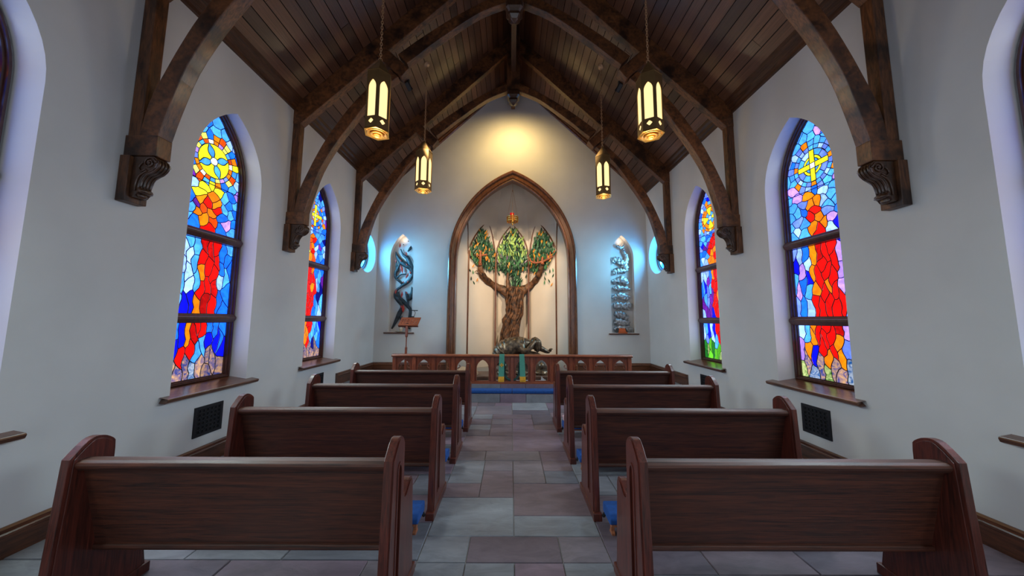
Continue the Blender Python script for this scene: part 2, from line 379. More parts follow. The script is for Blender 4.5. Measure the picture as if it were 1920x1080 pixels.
# arch trim around the apse
def moulding(name, prof, mk, mat, label):
    mb = MB(); rings = [[mk(d, h)[i] for i in range(len(mk(d, h)))] for d, h in prof]
    mb.loft(rings, close=False); return tag(mb.build(name, mat), label, 'trim', kind='structure')
def archring(d, h):
    hw = AIN['hw'] - 0.01 + d; g = gothic(hw, CH, AIN['zs'], AIN['za'] - 0.01 + d * 1.28, n=22)
    g = g[1:] + g[:1]
    return [(x, D - h, z) for x, z in g]
moulding('trim_1', [(0.0, -0.14), (0.0, 0.02), (0.02, 0.035), (0.05, 0.03), (0.055, 0.05), (0.09, 0.055), (0.095, 0.04), (0.14, 0.045), (0.15, 0.075), (0.18, 0.085), (0.205, 0.07), (0.21, 0.0)], archring, M['arch'], 'moulded oak trim around the tall pointed arch')

# ceiling with individual planks
CT = math.atan(SL); SLEN = W / math.cos(CT)
mb = MB()
for sg in (-1, 1):
    a = Vector((sg * (W + 0.45), 0, EZ - SL * 0.45)); b = Vector((0, 0, RIDGE)); n = Vector((sg * math.sin(CT), 0, math.cos(CT)))
    q = [a + n * 0.022, b + n * 0.022, b + n * 0.15 + Vector((0, 0, .05)), a + n * 0.15]
    mb.loft([[(p.x, y, p.z) for p in q] for y in (YR - 0.2, D + 0.3)], True, True)
ceiling = tag(mb.build('ceiling', M['ceil_back']), 'steep gabled ceiling of dark stained boards', 'ceiling', kind='structure')
pl_me = mbx(-0.5, 0.5, 0, 1, -0.5, 0.5).mesh('plank', M['plank'])
for sg in (-1, 1):
    nb = 30; wid = SLEN / nb
    for i in range(nb):
        y = YR; first = random.uniform(0.6, 3.2)
        wv = [0.006, 0.004][i % 2]
        while y < D:
            ln = first if y == YR else random.uniform(2.4, 4.2)
            if D - (y + ln) < 0.7: ln = D - y
            s = (i + 0.5) * wid
            x = sg * (W - s * math.cos(CT)); z = EZ + s * math.sin(CT)
            dz = random.uniform(-0.002, 0.002) + 0.010
            o = inst('plank', pl_me, ceiling, (x + sg * math.sin(CT) * dz, y, z + math.cos(CT) * dz), (wid - 0.006 - wv, ln - 0.004, 0.022), (0, sg * CT, 0))
            y += ln

# eave and gable mouldings
def strip(name, path_pts, prof, fn, mat, label):
    mb = MB(); mb.loft([[fn(t, p) for p in prof] for t in path_pts], True, True)
    return tag(mb.build(name, mat), label, 'trim', kind='structure')
prof = [(0, -0.075), (0.03, -0.07), (0.035, -0.03), (0.06, -0.015), (0.075, 0.04), (0.11, 0.065), (0.125, 0.125), (0, 0.02)]
for sg, nm, lb in ((-1, 'trim_2', 'left'), (1, 'trim_3', 'right')):
    strip(nm, (YR, D), prof, lambda t, p, sg=sg: (sg * (W - p[0]), t, EZ + p[1]), M['beam_y'], 'dark crown moulding along the top of the %s wall' % lb)
gp = [(0, 0.0), (0.05, 0.0), (0.06, -0.05), (0.03, -0.06), (0.03, -0.10), (0, -0.12)]
for sg, nm, lb in ((-1, 'trim_4', 'left'), (1, 'trim_5', 'right')):
    mb = MB(); mb.loft([[(sg * x, D - p[0], roof(x) + p[1] * 1.3) for p in gp] for x in (W, 0.02)], True, True)
    tag(mb.build(nm, M['beam_x']), 'dark raking moulding under the %s roof slope on the end wall' % lb, 'trim', kind='structure')

# ------------------------------------------------------------------ floor
mb = MB(); mb.box(-W - 0.3, W + 0.3, YR - 0.2, 6.40, -0.12, -0.004)
floor = tag(mb.build('floor', M['grout']), 'grey and purple slate floor in mixed rectangular slabs', 'floor', kind='structure')
tb = MB(); b_ = 0.5; e_ = 0.494
tb.loft([[(-b_, -b_, 0), (b_, -b_, 0), (b_, b_, 0), (-b_, b_, 0)], [(-b_, -b_, .7), (b_, -b_, .7), (b_, b_, .7), (-b_, b_, .7)], [(-e_, -e_, 1), (e_, -e_, 1), (e_, e_, 1), (-e_, e_, 1)]], True, True)
tile_me = tb.mesh('slate_tile', M['slate'])
def tile(x0, x1, y0, y1, par=None, z=-0.012, h=0.016):
    g = 0.0065
    return inst('slate_tile', tile_me, par or floor, ((x0 + x1) / 2, (y0 + y1) / 2, z), (x1 - x0 - g, y1 - y0 - g, h + random.uniform(-.0012, .0012)))
AISLE = [(-0.64, -0.32, 6.14, 6.37), (-0.32, 0.0, 6.14, 6.37), (-0.64, 0.0, 5.60, 6.14), (0.0, 0.64, 5.86, 6.37), (0.0, 0.64, 5.60, 5.86), (-0.64, -0.32, 5.35, 5.60), (-0.32, 0.32, 5.35, 5.60), (0.32, 0.64, 5.08, 5.60), (-0.64, -0.32, 5.08, 5.35), (-0.32, 0.0, 5.08, 5.35), (0.0, 0.32, 4.85, 5.35), (-0.64, -0.32, 4.85, 5.08), (-0.64, -0.32, 4.60, 4.85), (-0.32, 0.0, 4.60, 5.08), (0.32, 0.64, 4.85, 5.08), (0.0, 0.64, 4.08, 4.85), (-0.64, 0.0, 4.08, 4.60), (-0.64, -0.32, 3.82, 4.08), (-0.32, 0.32, 3.82, 4.08), (0.32, 0.64, 3.82, 4.08), (-0.64, -0.31, 3.31, 3.82), (-0.31, 0.0, 3.57, 3.82), (-0.31, 0.0, 3.06, 3.57), (-0.64, -0.31, 3.06, 3.31), (0.0, 0.32, 3.31, 3.82), (0.32, 0.64, 3.57, 3.82), (0.32, 0.64, 3.31, 3.57), (-0.64, 0.0, 2.54, 3.06), (0.0, 0.64, 2.79, 3.31), (0.0, 0.64, 2.54, 2.79), (-0.64, -0.32, 2.28, 2.54), (-0.32, 0.32, 2.28, 2.54), (0.32, 0.64, 2.28, 2.54), (-0.64, -0.32, 1.75, 2.28), (-0.32, 0.0, 1.75, 2.28), (0.0, 0.32, 1.75, 2.28), (0.32, 0.64, 1.75, 2.28), (-0.64, 0.0, 1.2, 1.75), (0.0, 0.64, 1.2, 1.75)]
for t in AISLE: tile(*t)
for sg in (-1, 1):
    y = 0.6; rows = []
    while y < 6.37:
        h = random.choice((0.26, 0.26, 0.52, 0.40))
        if 6.37 - y - h < 0.2: h = 6.37 - y
        x = 0.64
        while x < W:
            ww = random.choice((0.32, 0.64, 0.64, 0.90))
            if W - x - ww < 0.25: ww = W - x
            a, b = sorted((sg * x, sg * (x + ww))); tile(a, b, y, y + h); x += ww
        y += h
for x0 in (-0.64, 0.0):
    tile(x0, x0 + 0.64, 0.6, 1.2)

# chancel platform: kneeling step and upper floor
mb = MB(); mb.box(-W - 0.2, W + 0.2, 6.385, 6.62, -0.1, 0.155); mb.box(-W - 0.2, W + 0.2, 6.615, 9.4, -0.1, CH - 0.012)
chancel = tag(mb.build('floor_chancel', M['grout']), 'raised slate platform with a kneeling step behind the pews', 'floor', kind='structure')
x = -W
while x < W - 0.01:
    ww = random.choice((0.5, 0.63, 0.63)); 
    if W - x - ww < 0.3: ww = W - x
    o = inst('slate_tile', tile_me, chancel, (x + ww / 2, 6.385, 0.081), (ww - 0.007, 0.150, 0.018), (PI / 2, 0, 0))
    tile(x, x + ww, 6.37, 6.605, chancel, 0.149, 0.014)
    inst('slate_tile', tile_me, chancel, (x + ww / 2, 6.615, 0.238), (ww - 0.007, 0.140, 0.014), (PI / 2, 0, 0))
    x += ww
y = 6.62
for hgt in (0.5, 0.45, 0.45):
    x = -W
    while x < W - 0.01:
        ww = random.choice((0.5, 0.64, 0.9))
        if W - x - ww < 0.3: ww = W - x
        tile(x, x + ww, y, y + hgt, chancel, CH - 0.014, 0.014); x += ww
    y += hgt

# baseboards
bprof = [(0, 0), (0.022, 0), (0.022, 0.135), (0.034, 0.145), (0.034, 0.16), (0.024, 0.168), (0.020, 0.19), (0.008, 0.202), (0, 0.204)]
for sg, sd in ((-1, 'left'), (1, 'right')):
    mb = MB(); mb.loft([[(sg * (W - p[0]), y, p[1]) for p in bprof] for y in (YR, 6.37)], True, True)
    tag(mb.build('baseboard_' + sd, M['trim']), 'moulded oak baseboard along the %s nave wall' % sd, 'baseboard', kind='structure')
    mb = MB(); mb.loft([[(sg * (W - p[0]), y, CH + p[1] * 1.1) for p in bprof] for y in (6.34, D)], True, True)
    mb.box(sg * W, sg * (W - 0.036), 6.335, 6.375, 0.15, CH + 0.225)
    tag(mb.build('baseboard_chancel_' + sd, M['trim']), 'moulded oak baseboard on the %s chancel wall' % sd, 'baseboard', kind='structure')
    mb = MB(); mb.loft([[(x, D - p[0], CH + p[1] * 1.1) for p in bprof] for x in (sg * W, sg * 1.61)], True, True)
    tag(mb.build('baseboard_back_' + sd, M['trim_x']), 'moulded oak baseboard on the end wall %s of the arch' % sd, 'baseboard', kind='structure')

# ------------------------------------------------------------------ stained glass
PAL = dict(yellow=((252, 246, 48), 1.15), lemon=((250, 250, 120), 1.2), orange=((255, 146, 12), 1.1), deep_orange=((255, 92, 12), 1.05), red=((250, 14, 10), 1.05), crimson=((196, 8, 10), 1.0),
           white=((246, 252, 255), 1.5), pale=((176, 226, 250), 1.25), sky=((86, 192, 250), 1.15), blue=((30, 130, 240), 1.1), deep=((10, 18, 214), 1.0), navy=((8, 18, 110), 0.9),
           lavender=((206, 158, 232), 1.15), purple=((126, 36, 140), 0.95), steel=((122, 160, 232), 1.1), green=((110, 200, 50), 1.05), dgreen=((40, 120, 50), 0.9))
GL = {k: glass('glass_' + k, c, s) for k, (c, s) in PAL.items()}
GL['rock'] = glass('glass_rock', (70, 86, 176), 1.0, (226, 176, 128), 0.3, 14, 1.0)
GL['rock2'] = glass('glass_rock_amber', (130, 84, 50), 1.0, (244, 226, 90), 0.3, 14, 1.0)
GL['rock3'] = glass('glass_rock_blue', (28, 110, 200), 1.0, (206, 220, 236), 0.3, 14, 1.0)
GL['grass'] = glass('glass_grass', (50, 140, 40), 1.0, (226, 240, 160), 0.3, 14, 1.0)
GL['oculus'] = glass('glass_oculus_blue', (40, 150, 240), 26.0, (70, 190, 250), 0.3, 5, 1.0)
GL['oculus_deep'] = glass('glass_oculus_deep', (20, 90, 220), 18.0, (40, 140, 240), 0.3, 5, 1.0)

def clip(poly, px, py, nx, ny):
    out = []; n = len(poly)
    for i in range(n):
        a = poly[i]; b = poly[(i + 1) % n]
        da = (a[0] - px) * nx + (a[1] - py) * ny; db = (b[0] - px) * nx + (b[1] - py) * ny
        if da <= 0: out.append(a)
        if (da < 0 < db) or (db < 0 < da):
            t = da / (da - db); out.append((a[0] + (b[0] - a[0]) * t, a[1] + (b[1] - a[1]) * t))
    return out
def voronoi(seeds, outline, ax=1.0):
    """cells of the seeds inside a convex outline; ax stretches the metric so that pieces come out upright"""
    out = []
    sc = [(r * ax, z) for r, z, *_ in seeds]; ol = [(r * ax, z) for r, z in outline]
    for i, s in enumerate(sc):
        poly = ol
        near = sorted(range(len(sc)), key=lambda j: (sc[j][0] - s[0]) ** 2 + (sc[j][1] - s[1]) ** 2)[1:28]
        for j in near:
            q = sc[j]; poly = clip(poly, (s[0] + q[0]) / 2, (s[1] + q[1]) / 2, q[0] - s[0], q[1] - s[1])
            if len(poly) < 3: break
        out.append([(p[0] / ax, p[1]) for p in poly] if len(poly) >= 3 else None)
    return out
def inset(poly, d):
    n = len(poly); A = sum(poly[i][0] * poly[(i + 1) % n][1] - poly[(i + 1) % n][0] * poly[i][1] for i in range(n)) / 2
    if A < 0: poly = poly[::-1]
    cx = sum(p[0] for p in poly) / n; cy = sum(p[1] for p in poly) / n; out = []
    for i in range(n):
        p0, p1, p2 = poly[i - 1], poly[i], poly[(i + 1) % n]
        def nrm(a, b):
            dx, dy = b[0] - a[0], b[1] - a[1]; l = math.hypot(dx, dy) or 1e-9; return (-dy / l, dx / l)
        n1, n2 = nrm(p0, p1), nrm(p1, p2); bx, by = n1[0] + n2[0], n1[1] + n2[1]; k = 1 + n1[0] * n2[0] + n1[1] * n2[1]
        k = max(k, 0.35); out.append((p1[0] + bx / k * d, p1[1] + by / k * d))
    return poly, out
def clean(poly):
    o = []
    for p in poly:
        if not o or math.hypot(p[0] - o[-1][0], p[1] - o[-1][1]) > 0.006: o.append(p)
    if len(o) > 2 and math.hypot(o[0][0] - o[-1][0], o[0][1] - o[-1][1]) < 0.006: o.pop()
    return o
def arc(c, r, a0, a1, n=5): return [(c[0] + r * math.cos(a0 + (a1 - a0) * i / n), c[1] + r * math.sin(a0 + (a1 - a0) * i / n)) for i in range(n + 1)]

def emblem(kind, c, Rc, NS, rng):
    P = []; Rv = Rc / math.cos(PI / NS); Ri = Rc * 0.82 if kind != 'cross' else Rc * 0.80
    vert = lambda i, R: (c[0] + R * math.cos((i - 0.5) * 2 * PI / NS + PI / 2), c[1] + R * math.sin((i - 0.5) * 2 * PI / NS + PI / 2))
    ring = {'sun': ['orange', 'white', 'deep_orange', 'sky', 'lemon', 'lavender', 'steel', 'orange'], 'cross': ['sky', 'steel', 'pale', 'sky', 'steel', 'orange'], 'maltese': ['orange', 'orange', 'sky', 'orange', 'orange', 'lemon'], 'bars': ['sky', 'orange', 'blue', 'pale', 'deep_orange', 'blue']}[kind]
    for i in range(NS):
        P.append(([vert(i, Ri), vert(i, Rv), vert(i + 1, Rv), vert(i + 1, Ri)], ring[i % len(ring)]))
    inner = [vert(i, Ri * 0.985) for i in range(NS)]
    if kind == 'sun':
        P.append((arc(c, 0.045, 0, 2 * PI * 15 / 16, 15), 'white'))
        for k in range(4):
            a = PI / 2 + 0.45 + k * PI / 2
            pet = []
            for t in range(9):
                u = t / 8; r = 0.05 + (Ri * 0.97 - 0.05) * u; hw = 0.042 * math.sin(PI * min(0.92, 0.12 + 0.9 * u)) 
                pet.append((r, hw))
            pts = [(c[0] + r * math.cos(a) - h * math.sin(a), c[1] + r * math.sin(a) + h * math.cos(a)) for r, h in pet] + [(c[0] + r * math.cos(a) + h * math.sin(a), c[1] + r * math.sin(a) - h * math.cos(a)) for r, h in reversed(pet)]
            P.append((pts, 'sky'))
            a2 = a + PI / 2
            q = [(c[0] + r * math.cos(a) - (h + .001) * math.sin(a), c[1] + r * math.sin(a) + (h + .001) * math.cos(a)) for r, h in pet]
            e = [(c[0] + r * math.cos(a2) + (h + .001) * math.sin(a2), c[1] + r * math.sin(a2) - (h + .001) * math.cos(a2)) for r, h in pet]
            aa, ab = math.atan2(q[-1][1] - c[1], q[-1][0] - c[0]), math.atan2(e[-1][1] - c[1], e[-1][0] - c[0])
            if ab < aa: ab += 2 * PI
            P.append((q + arc(c, Ri * 0.98, aa + 0.05, ab - 0.05, 6) + e[::-1], 'yellow'))
    elif kind in ('cross', 'bars'):
        h = 0.033; R = Ri * 0.985; T = 0.0
        rot = lambda x, y: (c[0] + x * math.cos(T) - y * math.sin(T), c[1] + x * math.sin(T) + y * math.cos(T))
        P.append(([rot(-h, h), rot(h, h), rot(h, R * 0.98), rot(-h, R * 0.98)], 'yellow')); P.append(([rot(-h, -h), rot(-h, -R * 0.98), rot(h, -R * 0.98), rot(h, -h)], 'yellow'))
        P.append(([rot(h, -h), rot(R * 0.98, -h), rot(R * 0.98, h), rot(h, h)], 'yellow')); P.append(([rot(-h, -h), rot(-h, h), rot(-R * 0.98, h), rot(-R * 0.98, -h)], 'yellow'))
        P.append(([rot(-h, -h), rot(h, -h), rot(h, h), rot(-h, h)], 'white' if kind == 'cross' else 'lemon'))
        for k in range(4):
            b = k * PI / 2 + T
            rr = [0.055, R * 0.45, R * 0.62, R * 0.99]; cc = ['sky', 'yellow', ['steel', 'pale', 'steel', 'sky'][k]] if kind == 'cross' else ['pale', 'orange', ['blue', 'steel', 'sky', 'blue'][k]]
            for j in range(3):
                r0, r1 = rr[j], rr[j + 1]; m0, m1 = math.asin(min(0.7, h / r0)), math.asin(h / r1)
                if j == 2:
                    mid = b + PI / 4
                    P.append((arc(c, r0, b + m0, mid, 3) + arc(c, r1, mid, b + m1, 3), cc[j])); P.append((arc(c, r0, mid, b + PI / 2 - m0, 3) + arc(c, r1, b + PI / 2 - m1, mid, 3), 'sky' if cc[j] != 'sky' else 'steel'))
                else: P.append((arc(c, r0, b + m0, b + PI / 2 - m0, 3) + arc(c, r1, b + PI / 2 - m1, b + m1, 4), cc[j]))
    else:
        P.append((arc(c, 0.045, 0, 2 * PI * 11 / 12, 11), 'pale')); R = Ri * 0.98
        for k in range(4):
            b = PI / 2 * k + PI / 2 + 0.1; w0, w1 = 0.35, 0.40
            P.append((arc(c, 0.05, b - w0, b + w0, 3) + arc(c, R, b + w1, b - w1, 5), 'yellow'))
            P.append((arc(c, R * 0.62, b + w1, b + PI / 2 - w1, 4) + arc(c, R, b + PI / 2 - w1, b + w1, 4), 'orange'))
            P.append((arc(c, 0.05, b + w0, b + PI / 2 - w0, 3) + arc(c, R * 0.6, b + PI / 2 - w1, b + w1, 4), 'sky'))
    return P

GH = 0.365                                          # half width of the glass
GO = dict(hw=GH, z0=0.905, zs=3.27, za=4.035)
SECT = [(0.905, 1.535), (1.635, 2.495), (2.60, 9)]
def window_cells(design, seed):
    rng = random.Random(seed); out = gothic(**GO, n=12); cells = []
    col = design['color']; c = (0.0, design.get('cz', 3.46)); Rc = 0.25; NS = 22
    for si, (za, zb) in enumerate(SECT):
        poly = clip(clip(out, 0, za, 0, -1), 0, zb, 0, 1); seeds = []
        ax = 2.5 if si < 2 else 1.25
        dx, dz = (0.080, 0.180)
        if si == 2:
            for i in range(NS):
                a = i * 2 * PI / NS + PI / 2; dl = 0.024
                seeds.append((c[0] + (Rc - dl) * math.cos(a), c[1] + (Rc - dl) * math.sin(a), None))
                seeds.append((c[0] + (Rc + dl) * math.cos(a), c[1] + (Rc + dl) * math.sin(a), ['orange', 'yellow', 'sky', 'deep_orange', 'lemon', 'blue'][(i * 5) % 6] if design['rays'] == 'warm' else ['sky', 'steel', 'pale', 'orange', 'sky', 'blue', 'steel'][(i * 3) % 7]))
                if i % 2 == 0: seeds.append((c[0] + (Rc + 0.115) * math.cos(a), c[1] + (Rc + 0.115) * math.sin(a), 0))
            ax = 1.0; dx, dz = 0.085, 0.125
        rows = int((min(zb, 4.0) - za) / dz) + 1; ncol = int(2 * GH / dx) + 1
        for j in range(rows):
            for i in range(ncol + 1):
                z = za + (j + 0.5) * dz + rng.uniform(-0.3, 0.3) * dz + (0.5 * dz if i % 2 else 0)
                r = -GH + (i + 0.2 + 0.3 * (j % 2)) * dx + rng.uniform(-0.28, 0.28) * dx
                if z > min(zb, 3.95) or abs(r) > GH: continue
                if si == 2 and math.hypot(r - c[0], z - c[1]) < Rc + 0.13: continue
                seeds.append((r, z, 0))
        vs = voronoi(seeds, poly, ax)
        for s, p in zip(seeds, vs):
            if p is None or s[2] is None: continue
            cells.append((wavy(p, c, Rc, za, min(zb, 4.2)), s[2] if s[2] else col(s[0], s[1], rng)))
        if si == 2: cells += emblem(design['kind'], c, Rc, NS, rng)
    return cells
def wavy(poly, c, Rc, za, zb):
    """bend the straight cell edges with one smooth field, so that neighbours still share their edges"""
    out = []; n = len(poly)
    for i in range(n):
        a, b = poly[i], poly[(i + 1) % n]; l = math.hypot(b[0] - a[0], b[1] - a[1]); k = max(1, min(4, int(l / 0.03)))
        for j in range(k): t = j / k; out.append((a[0] + (b[0] - a[0]) * t, a[1] + (b[1] - a[1]) * t))
    res = []
    for r, z in out:
        e = min(1, max(0, (GH - abs(r)) / 0.05), max(0, (z - za) / 0.05), max(0, (zb - z) / 0.05))
        if z > 2.6: e = min(e, max(0, min(1, (math.hypot(r - c[0], z - c[1]) - Rc) / 0.10 - 0.15)))
        if z > 3.3: e *= 0.4
        res.append((r + e * 0.016 * math.sin(z * 17 + r * 14) + e * 0.006 * math.sin(z * 43 + r * 37 + 1), z + e * 0.015 * math.sin(r * 38 + z * 9 + 2)))
    return res
def pick(rng, *a): return a[int(rng.random() * len(a)) % len(a)]
def col_sun(r, z, g):
    if z < 1.13 + 0.06 * math.sin(r * 12): return pick(g, 'rock', 'rock', 'rock2', 'rock3', 'rock')
    if z < 1.19 + 0.06 * math.sin(r * 12) and g.random() < 0.4: return 'lemon'
    c = 0.03 + 0.05 * math.sin(z * 4.0) - (0.16 * max(0, 1.45 - z) / 0.4 if z < 1.45 else 0); hw = 0.12 if z < 2.5 else 0.16 - 0.04 * (z - 2.6)
    if z < 3.25 and abs(r - c) < hw:
        if z > 3.0: return pick(g, 'yellow', 'orange', 'orange', 'yellow')
        if z > 2.6: return 'red' if abs(r - c) < 0.05 else pick(g, 'orange', 'red', 'orange', 'deep_orange')
        if r - c < -0.06: return pick(g, 'orange', 'orange', 'red')
        return pick(g, 'red', 'red', 'red', 'crimson', 'red')
    if z > 2.6:
        if r < 0: return pick(g, 'lavender', 'sky', 'pale', 'purple', 'sky', 'yellow', 'sky', 'blue')
        return pick(g, 'sky', 'blue', 'sky', 'blue', 'lavender', 'pale')
    if r < -0.08 and 1.9 < z < 2.6: return pick(g, 'pale', 'purple', 'sky', 'pale', 'sky', 'pale')
    if z < 2.0: return pick(g, 'blue', 'deep', 'blue', 'sky', 'sky', 'blue', 'blue')
    return pick(g, 'sky', 'blue', 'sky', 'blue', 'pale', 'blue', 'purple', 'sky')
def col_cross(r, z, g):
    if z < 1.12 + 0.04 * math.sin(r * 15): return pick(g, 'rock3', 'rock', 'rock3', 'grass', 'rock')
    c = 0.04 * math.sin(z * 3.2 + 1.0); hw = 0.19 if z < 2.2 else 0.17 - 0.10 * (z - 2.2)
    if z < 1.3 and g.random() < 0.45: return 'deep'
    if z < 3.2 and abs(r - c) < hw:
        if abs(r - c) > hw - 0.06 and g.random() < 0.6: return 'orange'
        return pick(g, 'red', 'red', 'red', 'red', 'crimson', 'orange', 'red')
    if z > 2.6: return pick(g, 'sky', 'steel', 'pale', 'lavender', 'sky', 'blue', 'deep' if r > 0 and z < 2.9 else 'sky')
    if r > 0.05: return pick(g, 'lavender', 'steel', 'pale', 'deep', 'lavender', 'steel')
    return pick(g, 'sky', 'pale', 'steel', 'blue', 'deep', 'lavender')
def col_bars(r, z, g):
    if z < 1.15: return pick(g, 'rock', 'rock2', 'rock', 'grass')
    c = -0.13 + 0.10 * math.sin((z - 1.2) * 1.7); hw = 0.15
    if z < 3.1 and abs(r - c) < hw:
        if z > 2.6: return pick(g, 'orange', 'yellow', 'orange', 'deep_orange', 'red')
        return pick(g, 'red', 'orange', 'red', 'red')
    return pick(g, 'sky', 'pale', 'blue', 'sky', 'purple' if z > 2.3 else 'deep', 'blue', 'navy')
def col_maltese(r, z, g):
    if z < 1.2: return pick(g, 'grass', 'green', 'grass', 'lemon', 'dgreen')
    c = 0.16 - 0.05 * math.sin(z * 3); hw = 0.19
    if z < 3.15 and abs(r - c) < hw:
        if r - c < -0.11: return pick(g, 'orange', 'red', 'orange')
        return pick(g, 'red', 'red', 'crimson', 'red', 'orange')
    return pick(g, 'pale', 'sky', 'steel', 'blue', 'pale', 'purple', 'deep', 'sky')
DES = [dict(kind='sun', color=col_sun, rays='warm'), dict(kind='cross', color=col_cross, rays='cool'), dict(kind='bars', color=col_bars, rays='cool'), dict(kind='maltese', color=col_maltese, rays='cool')]
GTOP = 0.05
def make_window(name, design, sg, seed, label):
    root = thing(name, label, 'window', kind='structure')
    # local frame: x outward distance from the wall face, viewer-right coordinate r -> y
    dr = 1 if sg < 0 else -1
    f = lambda r, z, t: (sg * t, dr * r, z)
    mb = MB()
    fo = WF; rings = []
    for hwd, dz, t in ((0.0, 0.0, 0.19), (-0.012, 0.012, 0.172), (-0.026, 0.020, 0.172), (-0.030, 0.022, 0.190), (-0.045, 0.034, 0.190), (-0.050, 0.038, 0.212), (-0.062, 0.047, 0.212), (-0.062, 0.047, 0.25)):
        rings.append([f(p[0], p[1], t) for p in gothic(fo['hw'] + hwd, fo['z0'] + dz, fo['zs'], fo['za'] + hwd * 1.6, n=12)])
    mb.loft(rings); mb.build('window_frame', M['frame'], root)
    for za, zb in ((1.535, 1.635), (2.495, 2.60)):
        mb = MB(); pr = [(0.24, za), (0.178, za), (0.165, za + 0.02), (0.150, za + 0.045), (0.150, za + 0.065), (0.165, zb - 0.02), (0.178, zb), (0.24, zb)]
        mb.loft([[(sg * p[0], r, p[1]) for p in pr] for r in (-GH - 0.05, GH + 0.05)], True, True); mb.build('transom', M['frame'], root)
    # sloping sill board that runs out past the wall face
    mb = MB(); pr = [(0.20, 0.868), (0.0, 0.826), (-0.085, 0.812), (-0.095, 0.80), (-0.085, 0.775), (-0.06, 0.765), (0.0, 0.775), (0.20, 0.82)]
    ys = [(-0.435, 0.20), (-0.46, 0.0)]
    hwf = lambda t: 0.428 + 0.03 * (1 - t / 0.2) if t > 0.001 else 0.56
    ring = lambda sgn: [(sg * t, sgn * (hwf(t)), z) for t, z in pr]
    mb.loft([ring(-1), ring(1)], True, True)
    mb.build('window_sill', M['trim'], root, bevel=0.004)
    mb = MB(); mb.tube([f(-GH, 3.17, 0.217), f(GH, 3.17, 0.217)], 0.005, 5); mb.build('saddle_bar', M['lead'], root)
    lead = MB()
    for poly, cn in window_cells(design, seed):
        poly = clean(poly)
        if len(poly) < 3: continue
        ar = abs(sum(poly[i][0] * poly[(i + 1) % len(poly)][1] - poly[(i + 1) % len(poly)][0] * poly[i][1] for i in range(len(poly)))) / 2
        if ar < 0.0003: continue
        po, pi = inset(poly, 0.0046)
        n = len(po)
        m = MB(); m.add([f(p[0], p[1], 0.226) for p in pi] + [f(p[0], p[1], 0.231) for p in pi], [tuple(range(n)), tuple(reversed(range(n, 2 * n)))] + [(i, (i + 1) % n, (i + 1) % n + n, i + n) for i in range(n)])
        m.build('glass_piece', GL[cn], root)
        po2, pi2 = inset(poly, -0.0004)
        lead.add([f(p[0], p[1], 0.2235) for p in pi2] + [f(p[0], p[1], 0.2225) for p in po] + [f(p[0], p[1], 0.2245) for p in pi], [(i, (i + 1) % n, (i + 1) % n + n, i + n) for i in range(n)] + [(n + i, n + (i + 1) % n, (i + 1) % n + 2 * n, i + 2 * n) for i in range(n)])
        lead.add([f(p[0], p[1], 0.236) for p in pi2] + [f(p[0], p[1], 0.234) for p in pi], [(i, (i + 1) % n, (i + 1) % n + n, i + n) for i in range(n)])
    o = lead.build('lead_came', M['lead'], root); o['kind'] = 'stuff'
    return root
wl = [('window_1', 0, -1, 1, 'stained glass window with a yellow sun above red flames, left wall'),
      ('window_2', 1, 1, 1, 'stained glass window with a yellow ringed cross above a red flame, right wall'),
      ('window_3', 2, -1, 2, 'far left stained glass window with a yellow cross and orange flames'),
      ('window_4', 3, 1, 2, 'far right stained glass window with a flared yellow cross and green base')]
WR = []
for nm, di, sg, wi, lb in wl:
    r = make_window(nm, DES[di], sg, 11 + di, lb); r.location = (sg * W, WIN_Y[wi], 0); WR.append(r)
for nm, src, sg, lb in (('window_5', WR[2], -1, 'nearest left window, mostly cut off by the edge of the picture'), ('window_6', WR[3], 1, 'nearest right window, mostly cut off by the edge of the picture')):
    r = copy_tree(src); r.name = nm; r.location = (sg * W, WIN_Y[0], 0); r['label'] = lb
# round windows by the end wall
for nm, sg, lb in (('window_7', -1, 'round blue glass window in the left wall behind the last truss'), ('window_8', 1, 'round blue glass window in the right wall behind the last truss')):
    root = thing(nm, lb, 'window', (sg * W, OC[0], OC[1]), kind='structure'); R0 = OC[2] - 0.03
    mb = MB(); mb.loft([[(sg * t, p[0], p[1]) for p in circle(0, 0, r)] for r, t in ((R0, 0.185), (R0 - 0.015, 0.17), (R0 - 0.035, 0.175), (R0 - 0.04, 0.2), (R0 - 0.055, 0.205), (R0 - 0.055, 0.25))]); mb.build('window_frame', M['frame'], root)
    Rg = R0 - 0.055; rr = [0, 0.12, 0.25, Rg]; lead = MB()
    for j in range(3):
        nseg = [1, 6, 10][j]
        for k in range(nseg):
            a0, a1 = 2 * PI * k / nseg + j * 0.3, 2 * PI * (k + 1) / nseg + j * 0.3
            poly = arc((0, 0), rr[1], 0, 2 * PI * 15 / 16, 15) if j == 0 else arc((0, 0), rr[j], a1, a0, 4) + arc((0, 0), rr[j + 1], a0, a1, 5)
            po, pi = inset(poly, 0.004); n = len(po)
            m = MB(); m.add([(sg * 0.215, p[0], p[1]) for p in pi] + [(sg * 0.22, p[0], p[1]) for p in pi], [tuple(range(n)), tuple(reversed(range(n, 2 * n)))] + [(i, (i + 1) % n, (i + 1) % n + n, i + n) for i in range(n)])
            m.build('glass_piece', GL['oculus' if (k + j) % 3 else 'oculus_deep'], root)
            lead.add([(sg * 0.211, p[0], p[1]) for p in po] + [(sg * 0.213, p[0], p[1]) for p in pi], [(i, (i + 1) % n, (i + 1) % n + n, i + n) for i in range(n)])
    lead.build('lead_came', M['lead'], root)

